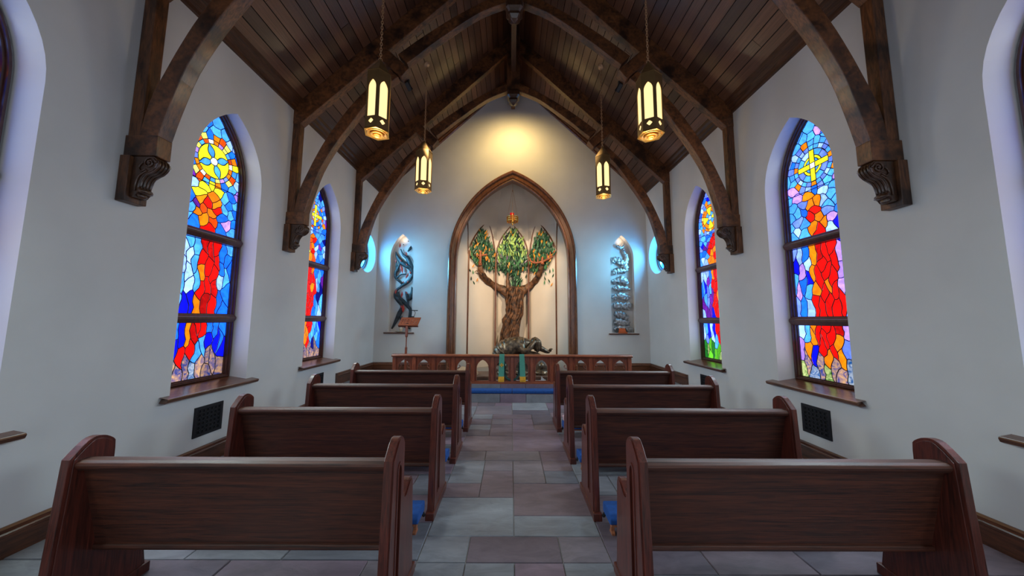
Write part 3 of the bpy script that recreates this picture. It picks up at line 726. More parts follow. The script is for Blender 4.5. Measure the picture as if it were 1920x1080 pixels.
# ------------------------------------------------------------------ roof trusses
TT = 0.125
def make_truss(label, loc):
    root = thing('roof_truss', label, 'truss', loc, 'arched timber roof trusses')
    X = lambda sg, pts: [(sg * x, z) for x, z in pts]
    fn = lambda x, z, t: (x, t, z)
    for sg in (-1, 1):
        o = mbx(sg * W, sg * 3.268, 0.012, 0.113, 3.16, 4.86).build('wall_post', M['beam_v'], root, bevel=0.008)
        mbx(sg * W, sg * 3.105, -0.005, 0.125, 2.978, 3.165).build('cap_block', M['beam_x'], root, bevel=0.008)
        mbx(sg * W, sg * 3.300, -0.025, 0.145, 2.575, 2.975).build('corbel_board', M['beam_v'], root, bevel=0.005)
        # scroll corbel: S profile from the cap down to the board
        prof = [(3.30, 2.977), (3.125, 2.977), (3.098, 2.955), (3.088, 2.915), (3.098, 2.875), (3.125, 2.850), (3.155, 2.838), (3.19, 2.815), (3.215, 2.775), (3.228, 2.735), (3.232, 2.700), (3.215, 2.690), (3.212, 2.668), (3.235, 2.655), (3.255, 2.628), (3.28, 2.615), (3.30, 2.63)]
        mb = MB(); mb.prism(X(sg, prof), fn, 0.005, 0.115); sc = mb.build('scroll_corbel', M['carved'], root, bevel=0.012, seg=3)
        for yy in (0.0, 0.12):
            mb = MB(); c = (sg * 3.150, 2.915); sp = []
            for k in range(22):
                a = k * 0.52; r = 0.052 - 0.0021 * k; sp.append((c[0] - sg * r * math.cos(a), yy, c[1] + r * math.sin(a)))
            mb.tube(sp, 0.008, 5); mb.blob((c[0], yy, c[1]), (0.012, 0.01, 0.012))
            mb.tube(smoothpath([(sg * 3.20, yy, 2.925), (sg * 3.235, yy, 2.88), (sg * 3.215, yy, 2.84), (sg * 3.175, yy, 2.86)], 4), 0.007, 5)
            mb.tube(smoothpath([(sg * 3.165, yy, 2.845), (sg * 3.225, yy, 2.80), (sg * 3.25, yy, 2.73), (sg * 3.25, yy, 2.67)], 4), 0.007, 5)
            mb.build('volute', M['carved'], sc, smooth=True)
        mb = MB()
        for k in range(4):
            yy = 0.022 + k * 0.0255
            mb.tube(smoothpath([(sg * 3.135, yy, 2.972), (sg * 3.093, yy, 2.935), (sg * 3.09, yy, 2.89), (sg * 3.13, yy, 2.846), (sg * 3.185, yy, 2.82), (sg * 3.22, yy, 2.765), (sg * 3.232, yy, 2.705)], 4), [0.011] * 24 + [0.008], 6)
        mb.build('fluting', M['carved'], sc, smooth=True)
        mb = MB(); mb.blob((sg * 3.225, 0.06, 2.672), (0.028, 0.062, 0.022), 0.12, 2); mb.blob((sg * 3.25, 0.06, 2.64), (0.02, 0.04, 0.028), 0.12, 3)
        mb.build('leaf_drop', M['carved'], sc, smooth=True)
        up = smoothpath([(3.27, 3.16), (3.222, 3.465), (3.11, 3.765), (2.995, 4.035), (2.86, 4.305), (2.63, 4.68), (2.41, 4.975), (2.2, 5.20), (1.93, 5.46)], 3)
        lo = smoothpath([(3.108, 3.16), (3.045, 3.42), (2.92, 3.83), (2.715, 4.225), (2.50, 4.55), (2.25, 4.915), (2.05, 5.12), (1.80, 5.335)], 3)
        mb = MB(); n = min(len(up), len(lo)); up2 = [up[int(i * (len(up) - 1) / 23)] for i in range(24)]; lo2 = [lo[int(i * (len(lo) - 1) / 23)] for i in range(24)]
        mb.loft([[(sg * a[0], 0, a[1]), (sg * b[0], 0, b[1]), (sg * b[0], TT, b[1]), (sg * a[0], TT, a[1])] for a, b in zip(up2, lo2)], True, True)
        mb.build('arch_brace', M['beam_x'], root, bevel=0.008)
        # principal rafter under the boards
        z1 = lambda x: roof(x) - 0.40
        mb = MB(); mb.prism(X(sg, [(W, roof(W) + 0.005), (0.14, roof(0.14) + 0.005), (0.14, z1(0.14)), (1.0, z1(1.0) + 0.0), (3.27, z1(3.27)), (W, z1(3.27))]), fn, 0.004, TT - 0.004); mb.build('principal_rafter', M['beam_x'], root, bevel=0.008)
        mb = MB(); mb.prism(X(sg, [(2.10, 5.86), (1.97, 5.77), (1.63, 5.46), (1.745, 5.315), (2.03, 5.56), (2.2, 5.73)]), fn, -0.022, TT + 0.022); mb.build('brace_block', M['beam_x'], root, bevel=0.008)
        up = [(1.82, 5.71), (1.56, 5.92), (1.3, 6.115), (1.0, 6.325), (0.77, 6.47), (0.4, 6.68), (0.14, 6.78)]; lo = [(1.676, 5.56), (1.5, 5.70), (1.33, 5.85), (1.05, 6.07), (0.80, 6.262), (0.508, 6.455), (0.14, 6.61)]
        mb = MB(); mb.loft([[(sg * a[0], 0, a[1]), (sg * b[0], 0, b[1]), (sg * b[0], TT, b[1]), (sg * a[0], TT, a[1])] for a, b in zip(smoothpath(up, 3), smoothpath(lo, 3))], True, True)
        mb.build('upper_brace', M['beam_x'], root, bevel=0.008)
    kp = mbx(-0.145, 0.145, -0.02, TT + 0.02, 6.60, 7.95).build('king_post', M['beam_v'], root, bevel=0.008)
    mb = MB(); c = TT / 2
    def sq(h, z, k=0.25):
        e = h * (1 - k); return [(-h, c - e, z), (-e, c - h, z), (e, c - h, z), (h, c - e, z), (h, c + e, z), (e, c + h, z), (-e, c + h, z), (-h, c + e, z)]
    mb.loft([sq(0.125, 6.62), sq(0.135, 6.58), sq(0.135, 6.50), sq(0.115, 6.48), sq(0.085, 6.455), sq(0.095, 6.44), sq(0.095, 6.40), sq(0.06, 6.35), sq(0.008, 6.31)], True, True)
    mb.build('pendant', M['carved'], kp)
    return root
t0 = make_truss('nearest timber roof truss, its arch cut off by the top of the picture', (0, TRUSS_Y[0], 0))
t1 = copy_tree(t0); t1.location = (0, TRUSS_Y[1], 0); t1['label'] = 'middle timber roof truss, behind the two larger lanterns'
t2 = copy_tree(t0); t2.location = (0, TRUSS_Y[2], 0); t2['label'] = 'farthest timber roof truss, just before the end wall'
for i, (ya, yb) in enumerate(((YR, 2.66), (2.83, 4.67), (4.84, 6.68), (6.85, D))):
    pass
rb = mbx(-0.05, 0.05, YR + 0.05, D - 0.02, 7.06, 7.93).build('ridge_beam', M['beam_y'], bevel=0.006)
tag(rb, 'long dark ridge beam running along the roof peak through the king posts', 'beam')

# ------------------------------------------------------------------ lanterns
def quatrefoil(cx, cy, r):
    p = []
    for k in range(4):
        a = k * PI / 2
        for j in range(-2, 3):
            b = a + j * 0.6; p.append((cx + r * 0.62 * math.cos(a) + r * 0.42 * math.cos(b), cy + r * 0.62 * math.sin(a) + r * 0.42 * math.sin(b)))
    return p
def make_lantern():
    root = thing('pendant_lantern', '', 'lantern', (0, 0, 0), 'hanging brass lanterns')
    R = 0.150; hs = R * math.sin(PI / 6); ap = R * math.cos(PI / 6); H = 0.75
    outer = [(-hs, 0), (hs, 0), (hs, H), (-hs, H)]; hole = gothic(0.050, 0.155, 0.52, 0.62, 6); q = quatrefoil(0, 0.095, 0.030)
    for k in range(6):
        a = k * PI / 3
        f = lambda s, z, t, a=a: ((ap - t) * math.cos(a) - s * math.sin(a), (ap - t) * math.sin(a) + s * math.cos(a), z)
        MB().plate(outer, [hole, q], f, 0, 0.005).build('side_plate', M['brass'], root)
        p = MB(); p.prism([(-0.06, 0.06), (0.06, 0.06), (0.06, 0.66), (-0.06, 0.66)], f, 0.009, 0.012); p.build('pane', M['lamp_glass'], root)
    mb = MB(); hexr = lambda r, z: [(r * math.cos(PI / 6 + k * PI / 3), r * math.sin(PI / 6 + k * PI / 3), z) for k in range(6)]
    mb.loft([hexr(R + 0.004, H - 0.01), hexr(R + 0.004, H), hexr(R * 0.98, H + 0.005), hexr(0.02, H + 0.20), hexr(0.012, H + 0.22)], True, True); mb.build('roof', M['brass'], root)
    mb = MB(); mb.loft([hexr(R + 0.004, 0.012), hexr(R + 0.006, -0.002), hexr(R * 0.86, -0.002), hexr(R * 0.86, 0.02)]); mb.build('bottom_rim', M['gold'], root)
    mb = MB()
    for r, z in ((0.118, -0.008), (0.078, -0.020), (0.042, -0.032)): mb.lathe([(r - 0.016, z + 0.02), (r, z + 0.012), (r, z), (r - 0.010, z - 0.004), (r - 0.016, z + 0.004)], (0, 0, 0), 24)
    mb.build('bottom_rings', M['gold'], root, smooth=True)
    mb = MB(); mb.lathe([(0.0005, 0.012), (0.115, 0.012), (0.115, 0.016), (0.0005, 0.016)], (0, 0, 0), 20); mb.build('bottom_glass', M['lamp_bottom'], root)
    mb = MB(); z = H + 0.20
    rl = [(0.022 * math.cos(t), 0, z + 0.022 + 0.022 * math.sin(t)) for t in [2 * PI * i / 12 for i in range(13)]]; mb.tube(rl, 0.004, 5); mb.build('loop', M['chain'], root)
    return root
def chain_mesh(length):
    mb = MB(); n = int(length / 0.036); k = 8
    for i in range(n):
        z = 0.017 + i * length / n; pts = []
        for j in range(k + 1):
            a = 2 * PI * j / k; r = 0.0125 * math.cos(a); zz = 0.024 * math.sin(a)
            pts.append((r, 0, z + zz) if i % 2 else (0, r, z + zz))
        mb.tube(pts, 0.0046, 4)
    return mb.mesh('chain', M['chain'])
def canopy(root, z, sg):
    mb = MB(); mb.lathe([(0.02, -0.03), (0.045, -0.025), (0.05, 0.0), (0.062, 0.005), (0.065, 0.02)], (0, 0, 0), 18)
    o = mb.build('ceiling_canopy', M['chain'], root, smooth=True); o.location = (0, 0, z); o.rotation_euler = (0, sg * CT, 0)
LN = []
for i, (x, y, zb, rot, lb) in enumerate(((-1.67, 3.74, 3.825, 0.32, 'larger brass lantern hanging on the left, two arched panes facing the viewer'), (1.665, 3.74, 3.825, 0.02, 'larger brass lantern hanging on the right, one arched pane facing the viewer'),
                                          (-1.665, 5.78, 3.94, -0.25, 'smaller far brass lantern on the left, before the end wall'), (1.675, 5.80, 3.865, -0.28, 'smaller far brass lantern on the right, before the end wall'))):
    r = make_lantern() if i == 0 else copy_tree(LN[0])
    LN.append(r); r.location = (x, y, zb); r.rotation_euler = (0, 0, rot); r['label'] = lb
for i, r in enumerate(LN):
    z0 = 0.75 + 0.235; top = roof(r.location.x) - r.location.z - 0.04
    inst('chain', chain_mesh(top - z0), r, (0, 0, z0)); 
    mb = MB(); mb.lathe([(0.02, -0.035), (0.045, -0.03), (0.05, -0.005), (0.064, 0.0), (0.066, 0.03)], (0, 0, 0), 18)
    o = mb.build('ceiling_canopy', M['chain'], r, smooth=True); o.location = (0, 0, top + 0.03)
    sg = -1 if r.location.x < 0 else 1
    o.rotation_mode = 'QUATERNION'
    from mathutils import Quaternion
    o.rotation_quaternion = Quaternion((0, 0, 1), -r.rotation_euler.z) @ Quaternion((0, 1, 0), sg * CT)
    l = bpy.data.lights.new('lantern_bulb', 'POINT'); l.energy = 9; l.color = (1.0, 0.80, 0.50); l.shadow_soft_size = 0.10
    lo = bpy.data.objects.new('lantern_bulb', l); COL.objects.link(lo); lo.parent = r; lo.location = (0, 0, -0.16)

# ------------------------------------------------------------------ spotlights on the middle truss
for sg, lb in ((-1, 'small black spotlight under the left brace of the middle truss'), (1, 'small black spotlight under the right brace of the middle truss')):
    base = Vector((sg * 1.70, TRUSS_Y[1] + TT + 0.045, 5.32))
    r = thing('spotlight', lb, 'spotlight', base, 'spotlights on the middle truss')
    dirv = (Vector((0, 8.9, 2.9)) - base).normalized(); 
    mb = MB(); mb.box(-0.02, 0.02, -0.04, 0.02, 0.03, 0.10); mb.build('bracket', M['iron'], r)
    mb = MB(); mb.tube([-dirv * 0.06, -dirv * 0.05, dirv * 0.05, dirv * 0.07], [0.025, 0.036, 0.038, 0.044], 14); mb.build('lamp_can', M['black'], r, smooth=False)
    mb = MB(); mb.tube([dirv * 0.066, dirv * 0.0715], [0.036, 0.036], 14); mb.build('lens', M['lamp_core'], r)
    p = base + dirv * 0.1
    light('apse_spot', 'SPOT', p, (sg * -0.15, 8.9, 2.6), 760, (1.0, 0.79, 0.54), spot_size=0.70, spot_blend=0.6, shadow_soft_size=0.04)
# fixture behind the last truss that washes the gable
r = thing('wall_washer', 'small lamp behind the farthest king post washing the gable with yellow light', 'spotlight', (0, TRUSS_Y[2] + TT + 0.07, 6.70))
mbx(-0.03, 0.03, -0.05, 0.03, 0.0, 0.12).build('bracket', M['iron'], r)
MB().tube([(0, 0, 0.03), (0, 0.05, -0.06)], [0.03, 0.04], 12).build('lamp_can', M['black'], r)
light('gable_wash', 'SPOT', (0, TRUSS_Y[2] + TT + 0.14, 6.62), (0, 7.95, 5.0), 175, (1.0, 0.69, 0.24), spot_size=2.9, spot_blend=1.0, shadow_soft_size=0.05)
for x in NX:
    light('niche_lamp', 'POINT', (x, D + 0.08, 3.60), None, 0.55, (1.0, 0.68, 0.35), shadow_soft_size=0.015)

# ------------------------------------------------------------------ pews
PE = [(0.0, 0.0), (0.012, 0.2), (0.022, 0.4), (0.034, 0.6), (0.044, 0.80), (0.047, 0.848), (0.066, 0.870), (0.095, 0.902), (0.122, 0.926)] + smoothpath([(0.135, 0.932), (0.165, 0.935), (0.20, 0.924), (0.232, 0.900), (0.243, 0.884)], 2) + [(0.246, 0.84), (0.246, 0.72), (0.248, 0.62)] + smoothpath([(0.254, 0.592), (0.272, 0.578), (0.295, 0.584), (0.35, 0.618), (0.385, 0.622), (0.412, 0.612), (0.425, 0.585)], 2) + [(0.440, 0.40), (0.462, 0.15), (0.475, 0.06), (0.48, 0.0)]
def shrink(poly, d): return inset(poly, d)[1]
PEI = shrink(PE, 0.016); PEI2 = shrink(PE, 0.028)
def lancet(y0, hw, z0, z1): return gothic(hw, z0, z1 - 0.05, z1, 5, y0)
XI, XO = 0.630, 2.372
def make_pew(sg):
    root = thing('pew', '', 'pew', (0, 0, 0), 'oak pews in two columns')
    fx = lambda y, z, t: (sg * t, y, z)
    for nm, a, b in (('aisle', XI + 0.008, XI + 0.062), ('wall', XO - 0.062, XO - 0.008)):
        e = MB().prism(PE, fx, a + 0.006, b - 0.006).build('pew_end', M['pew_z'], root, bevel=0.006)
        m = MB(); m.prism(PEI, fx, a - 0.001, a + 0.012) if nm == 'wall' else m.plate(PEI, [lancet(0.150, 0.030, 0.16, 0.80)], fx, a - 0.001, a + 0.012)
        m.build('carved_face', M['pew_z'], e, bevel=0.004)
        m = MB(); m.prism(PEI, fx, b - 0.012, b + 0.001); m.build('carved_face', M['pew_z'], e, bevel=0.004)
        if nm == 'aisle':
            g = lancet(0.150, 0.036, 0.155, 0.806); h = lancet(0.150, 0.026, 0.165, 0.792)
            MB().plate(g, [h], fx, a - 0.005, a + 0.004).build('lancet_bead', M['pew_z'], e)
        mbx(sg * (a - 0.008), sg * (b + 0.008), -0.018, 0.497, 0.0, 0.062).build('plinth', M['pew_z'], e, bevel=0.006)
    x0, x1 = sg * (XI + 0.058), sg * (XO - 0.058)
    fb = lambda y, z, t: (t, y, z)
    MB().prism([(0.105, 0.79), (0.125, 0.80), (0.222, 0.34), (0.202, 0.335)], fb, x0, x1).build('backrest', M['pew_x'], root)
    MB().prism([(0.187, 0.350), (0.20, 0.355), (0.23, 0.345), (0.23, 0.322), (0.19, 0.322), (0.184, 0.335)], fb, x0, x1).build('bottom_bead', M['pew_x'], root, bevel=0.003)
    pr = [(0.070, 0.800), (0.066, 0.812), (0.070, 0.826), (0.085, 0.835), (0.115, 0.838), (0.14, 0.832), (0.150, 0.815), (0.148, 0.796), (0.125, 0.785), (0.095, 0.778), (0.082, 0.785)]
    MB().prism(pr, fb, x0, x1).build('top_rail', M['pew_x'], root, smooth=False, bevel=0.003)
    MB().prism([(0.19, 0.415), (0.455, 0.435), (0.465, 0.45), (0.455, 0.465), (0.19, 0.445)], fb, x0, x1).build('seat', M['pew_x'], root, bevel=0.004)
    return root
ordn = ['nearest', 'second', 'third', 'farthest']
for sg, sd in ((-1, 'left'), (1, 'right')):
    p0 = make_pew(sg)
    for i, y in enumerate(PEW_Y):
        p = p0 if i == 0 else copy_tree(p0); p.location = (0, y, 0)
        p['label'] = ['nearest dark oak pew left of the aisle', 'second dark oak pew from the camera, left of the aisle', 'third dark oak pew from the camera, left of the aisle', 'farthest dark oak pew left of the aisle, before the communion rail'][i].replace('left', sd)
def make_kneeler(sg):
    r = thing('kneeler', '', 'kneeler', (0, 0, 0), 'blue padded kneelers between the pews')
    a, b = sg * 0.688, sg * 2.29
    MB().prism([(-0.115, 0.125), (-0.12, 0.165), (-0.10, 0.195), (0.0, 0.205), (0.075, 0.195), (0.085, 0.165), (0.08, 0.125)], lambda y, z, t: (t, y, z), a, b).build('cushion', M['cushion'], r, bevel=0.012, seg=3)
    mbx(a + sg * 0.012, b, -0.10, 0.07, 0.105, 0.125).build('kneeler_board', M['lightwood'], r)
    for x in (0.735, 2.2):
        m = MB(); m.prism([(-0.03, 0.0), (0.03, 0.0), (0.03, 0.015), (0.014, 0.03), (0.018, 0.11), (-0.018, 0.11), (-0.012, 0.03), (-0.03, 0.018)], lambda y, z, t: (t, y, z), sg * (x - 0.012), sg * (x + 0.012)); m.build('leg', M['lightwood'], r)
        MB().tube([(sg * (x - 0.03), 0.07, 0.11), (sg * (x - 0.03), 0.125, 0.055)], 0.013, 6).build('hinge_arm', M['iron'], r)
    return r
for sg, sd in ((-1, 'left'), (1, 'right')):
    k0 = make_kneeler(sg)
    for i, y in enumerate(PEW_Y[1:]):
        k = k0 if i == 0 else copy_tree(k0); k.location = (0, y - 0.155, 0)
        k['label'] = ['blue padded kneeler behind the second pew, %s of the aisle', 'blue padded kneeler behind the third pew, %s of the aisle', 'blue padded kneeler behind the farthest pew, %s of the aisle'][i] % sd

# ------------------------------------------------------------------ communion rail
RY = 6.66
rail = thing('communion_rail', 'carved oak communion rail with a row of pointed arches', 'rail', (0, RY, CH))
nb, RX = 12, 2.37; bw = 2 * RX / nb
zc = lambda z: z - CH
MB().prism([(-0.06, zc(.832)), (-0.075, zc(.845)), (-0.075, zc(.868)), (-0.06, zc(.882)), (0.06, zc(.882)), (0.075, zc(.868)), (0.075, zc(.845)), (0.06, zc(.832))], lambda y, z, t: (t, y, z), -RX - 0.05, RX + 0.05).build('handrail', M['rail_x'], rail, bevel=0.004)
mbx(-RX - 0.03, RX + 0.03, -0.045, 0.045, -0.018, 0.035).build('bottom_rail', M['rail_x'], rail, bevel=0.005)
mbx(-RX - 0.03, RX + 0.03, -0.058, 0.058, -0.020, 0.010).build('base_bead', M['rail_x'], rail, bevel=0.005)
st_me = MB().prism([(-0.038, -0.034), (-0.028, -0.044), (0.028, -0.044), (0.038, -0.034), (0.038, 0.034), (-0.038, 0.034)], lambda x, y, t: (x, y, t), 0.03, zc(.835)).mesh('stile', M['rail_z'])
pn_out = [(-bw / 2 + 0.03, 0.033), (bw / 2 - 0.03, 0.033), (bw / 2 - 0.03, zc(.834)), (-bw / 2 + 0.03, zc(.834))]
pn_me = MB().plate(pn_out, [gothic(0.122, 0.045, zc(.60), zc(.775), 8)], lambda x, z, t: (x, t, z), -0.016, 0.012).mesh('arch_panel', M['rail_z'])
bd = MB(); g1 = gothic(0.136, 0.045, zc(.60), zc(.795), 8); g2 = gothic(0.122, 0.045, zc(.60), zc(.775), 8); bd.plate(g1, [[(a * 0.999, b + .0005) for a, b in g2]], lambda x, z, t: (x, t, z), -0.026, -0.015)
bd_me = bd.mesh('arch_bead', M['rail_z'])
cut_me = [MB().tube(smoothpath([(q_ * 0.118, -0.002, zc(.60)), (q_ * 0.075, -0.002, zc(.622)), (q_ * 0.065, -0.002, zc(.655)), (q_ * 0.09, -0.002, zc(.668))], 4), 0.009, 5).mesh('cusp', M['rail_z']) for q_ in (-1, 1)]
for i in range(nb + 1): inst('stile', st_me, rail, (-RX + i * bw, 0, 0))
for i in range(nb):
    p = inst('arch_panel', pn_me, rail, (-RX + (i + 0.5) * bw, 0, 0)); inst('arch_bead', bd_me, p); 
    if i in (0, 1, 2, 3, 8, 9, 10, 11): [inst('cusp', c_, p) for c_ in cut_me]
for sgn, lb in ((-1, 'long blue kneeling cushion on the step, left of the seam'), (1, 'long blue kneeling cushion on the step, right of the seam')):
    a, b = sorted((sgn * 0.004, sgn * 2.33))
    o = MB().prism([(6.375, 0.172), (6.372, 0.215), (6.385, 0.238), (6.45, 0.246), (6.54, 0.240), (6.56, 0.215), (6.558, 0.172)], lambda y, z, t: (t, y, z), a, b).build('step_cushion', M['cushion'], bevel=0.012, seg=3)
    tag(o, lb, 'cushion', 'cushions on the kneeling step')

# green stole over the rail
st = thing('stole', 'green stole with gold fringe draped over the communion rail', 'stole', (0, RY, 0.885))
for x, dx in ((-0.205, -0.012), (0.192, 0.018)):
    m = MB(); path = [(0.082, -0.05), (0.080, 0.0), (0.05, 0.006), (-0.05, 0.006), (-0.082, 0.0), (-0.084, -0.05), (-0.08, -0.2), (-0.082, -0.432)]
    rings = []
    for k, (yy, zz) in enumerate(path):
        o = dx * max(0, -zz) / 0.43 if yy < 0 else 0; hw = 0.050 + (0.006 * max(0, -zz) / 0.43 if yy < 0 else 0)
        rings.append([(x - hw + o, yy, zz), (x + hw + o, yy, zz)])
    th = [[(p[0], p[1] + 0.003, p[2]) for p in reversed(r)] for r in rings]
    m.loft([r + t for r, t in zip(rings, th)], True, True); band = m.build('band', M['green_cloth'], st)
    m = MB()
    for k in range(12):
        xx = x + dx + (k - 5.5) / 5.5 * 0.053; m.tube([(xx, -0.083, -0.43), (xx + dx * 0.1, -0.086 - 0.002 * (k % 2), -0.485), (xx + dx * 0.2, -0.083, -0.532 + 0.004 * math.sin(k * 2.1))], 0.0055, 5)
    m.build('fringe', M['gold_thread'], st)
    if x < 0:
        m = MB(); cx, cz = x - 0.005, -0.205; h = 0.012
        for a in range(4):
            cs, sn = math.cos(a * PI / 2), math.sin(a * PI / 2)
            m.prism([(cx + u * cs - v * sn, cz + u * sn + v * cs) for u, v in ((0.0, -0.006), (0.022, -0.007), (0.025, -0.014), (0.036, -0.012), (0.036, 0.012), (0.025, 0.014), (0.022, 0.007), (0.0, 0.006))], lambda p, q, t: (p, t, q), -0.0875, -0.0815)
        m.build('embroidered_cross', M['gold_thread'], st)
m = MB(); lp = smoothpath([(-0.16, 0.084, -0.02), (-0.155, 0.07, -0.35), (-0.10, -0.02, -0.475), (0.0, -0.035, -0.50), (0.08, -0.02, -0.475), (0.145, 0.06, -0.35), (0.15, 0.084, -0.02)], 5)
m.tube(lp, [0.022] * len(lp), 8, 0.35); m.build('neck_band', M['dark_green_cloth'], st, smooth=True)

# ------------------------------------------------------------------ apse panel strips and tree
def apt(x, y0=0.0):
    """point of the apse wall plan for a given x, moved y0 towards the nave"""
    for a, b in zip(AP, AP[1:]):
        if a[0] <= x <= b[0]:
            t = (x - a[0]) / (b[0] - a[0]); n = Vector((b[1] - a[1], -(b[0] - a[0]))).normalized()
            if n.y > 0: n = -n
            return Vector((x, a[1] + (b[1] - a[1]) * t)) + n * y0
    return Vector((x, 8.6 - y0))
panels = []
def panel(label, pts, base):
    """thin oak moulding: two uprights and a pointed head fixed to the apse wall"""
    r = thing('panel_moulding', label, 'moulding', (0, 0, 0), 'oak panel mouldings in the arch recess')
    for k, p in enumerate(pts):
        q = smoothpath(p, 4) if len(p) > 2 else p
        pp = [(apt(x, 0.015).x, apt(x, 0.015).y, z) for x, z in q]
        (mbx(p[0][0] - 0.02, p[0][0] + 0.02, 8.995, 9.15, p[0][1], p[1][1]) if abs(p[0][0]) == 0.46 and len(p) == 2 else MB().tube(pp, 0.021, 6)).build(['upright', 'upright', 'pointed_head', 'pointed_head'][k], M['arch'], r)
    return r
CP = [(-0.46, 3.36), (-0.425, 3.62), (-0.30, 3.94), (-0.012, 4.32)]
panel('oak moulding framing the middle leaf panel of the tree', [[(-0.46, CH), (-0.46, 3.36)], [(0.46, CH), (0.46, 3.36)], CP, [(-x, z) for x, z in CP]], 0)
LP = [[(-1.185, CH), (-1.185, 3.40)], [(-0.50, CH), (-0.50, 3.36)], [(-1.185, 3.40), (-1.17, 3.52), (-1.06, 3.82), (-0.90, 4.11), (-0.72, 4.35)], [(-0.50, 3.36), (-0.54, 3.72), (-0.61, 4.08), (-0.72, 4.35)]]
panel('oak moulding framing the left leaf panel of the tree', LP[:1] + [[(-0.495, 3.0), (-0.5, 3.36)]] + LP[2:], 0)
panel('oak moulding framing the right leaf panel of the tree', [[(-x, z) for x, z in p] for p in (LP[:1] + [[(-0.495, 3.0), (-0.5, 3.36)]] + LP[2:])], 0)
for sg, lb in ((-1, 'slim oak strip at the left edge of the recess'), (1, 'slim oak strip at the right edge of the recess')):
    o = MB().tube([(sg * 1.195, 8.60, 3.35), (sg * 1.20, 8.55, 3.9), (sg * 1.20, 8.4, 4.45)], 0.018, 6).build('recess_strip', M['arch']); tag(o, lb, 'moulding', 'edge strips of the recess')

tree = thing('tree_sculpture', 'carved tree sculpture with a twisted bark trunk and three leaf panels', 'sculpture', (0, 8.95, CH))
TZ = lambda z: z - CH
edges = [(0.34, -0.52, 0.34), (0.70, -0.44, 0.28), (0.97, -0.32, 0.23), (1.20, -0.30, 0.20), (1.46, -0.23, 0.21), (1.58, -0.265, 0.24), (1.77, -0.16, 0.295), (2.08, -0.175, 0.305), (2.22, -0.15, 0.31), (2.34, -0.17, 0.32), (2.42, -0.15, 0.28), (2.48, -0.08, 0.20)]
mb = MB(); rings = []
prof_ = smoothpath(edges, 4)
for j, (z, a, b) in enumerate(prof_):
    c, hw = (a + b) / 2, (b - a) / 2; ring = []
    for i in range(28):
        t = 2 * PI * i / 28; k = 1 + 0.10 * math.sin(5 * t + z * 5.0) + 0.05 * math.sin(11 * t - z * 9) + 0.04 * math.sin(z * 23 + t * 3)
        ring.append((c + hw * k * 0.97 * math.cos(t), 0.22 * k * math.sin(t) * (0.8 + 0.4 * hw), TZ(z)))
    rings.append(ring)
mb.loft(rings, True, True); mb.build('trunk', M['bark'], tree, smooth=True)
mb = MB()
for k in range(16):
    ph = k * 0.39; pp = []
    for j, (z, a, b) in enumerate(prof_[::2]):
        t = PI + ph * 0.5 + 0.55 * (z - 1.3) * (1.6 if k % 2 else 1.0); c, hw = (a + b) / 2, (b - a) / 2
        pp.append((c + hw * 1.0 * math.cos(t), 0.22 * math.sin(t) * (0.8 + 0.4 * hw) * 1.03, TZ(z)))
    mb.tube(pp, [0.018 + 0.010 * math.sin(j * 0.9 + k * 1.7) for j in range(len(pp))], 5)
mb.build('bark_ridges', M['bark'], tree, smooth=True)
def limb(name, pts, rad, mat='bark', par=tree, seg=9, flat=0.8):
    P = smoothpath([p + (r,) for p, r in zip(pts, rad)], 4); mb = MB()
    mb.tube([(p[0], p[1] - 8.95, TZ(p[2])) for p in P], [p[3] * (1 + 0.10 * math.sin(i * 1.9)) for i, p in enumerate(P)], seg, flat)
    return mb.build(name, M[mat], par, smooth=True)
limb('branch', [(0.02, 8.95, 2.20), (-0.26, 9.03, 2.42), (-0.50, 9.08, 2.53), (-0.74, 8.88, 2.70), (-0.855, 8.76, 2.88), (-0.87, 8.72, 3.10)], [0.17, 0.12, 0.10, 0.095, 0.085, 0.05], flat=0.55)
limb('branch', [(0.10, 8.95, 2.20), (0.32, 9.03, 2.42), (0.53, 9.06, 2.54), (0.70, 8.90, 2.74), (0.785, 8.80, 2.95), (0.82, 8.74, 3.12)], [0.17, 0.12, 0.10, 0.08, 0.075, 0.05], flat=0.55)
limb('branch', [(-0.10, 8.98, 2.35), (-0.125, 9.03, 2.65), (-0.11, 9.05, 2.90)], [0.07, 0.05, 0.03])
limb('twig', [(-0.82, 8.74, 2.78), (-0.90, 8.72, 2.86), (-0.97, 8.70, 2.90), (-1.02, 8.70, 2.86)], [0.02, 0.018, 0.012, 0.006])
cr = limb('crucifix', [(-0.87, 8.69, 3.04), (-0.868, 8.69, 3.25), (-0.865, 8.69, 3.45)], [0.042, 0.035, 0.03], 'crucifix')
limb('crossbar', [(-1.04, 8.685, 3.335), (-0.86, 8.67, 3.315), (-0.685, 8.685, 3.345)], [0.026, 0.03, 0.026], 'crucifix', cr)
limb('figure', [(-0.865, 8.655, 3.08), (-0.862, 8.65, 3.2), (-0.864, 8.645, 3.29), (-0.868, 8.645, 3.36)], [0.02, 0.032, 0.038, 0.022], 'crucifix', cr)
ca = limb('candelabra', [(0.82, 8.71, 3.08), (0.825, 8.70, 3.28)], [0.05, 0.03], 'crucifix')
limb('candle_arm', [(0.825, 8.70, 3.16), (0.65, 8.74, 3.13), (0.52, 8.80, 3.18), (0.49, 8.82, 3.28)], [0.032, 0.03, 0.026, 0.02], 'crucifix', ca)
limb('candle_arm', [(0.825, 8.70, 3.16), (0.98, 8.64, 3.22), (1.09, 8.60, 3.30), (1.14, 8.58, 3.45)], [0.032, 0.03, 0.026, 0.02], 'crucifix', ca)
for x, y, z in ((0.60, 8.76, 3.15), (0.70, 8.73, 3.14), (0.95, 8.65, 3.22), (1.03, 8.62, 3.27)):
    limb('candle_stub', [(x, y, z), (x, y, z + 0.14)], [0.022, 0.016], 'crucifix', ca)
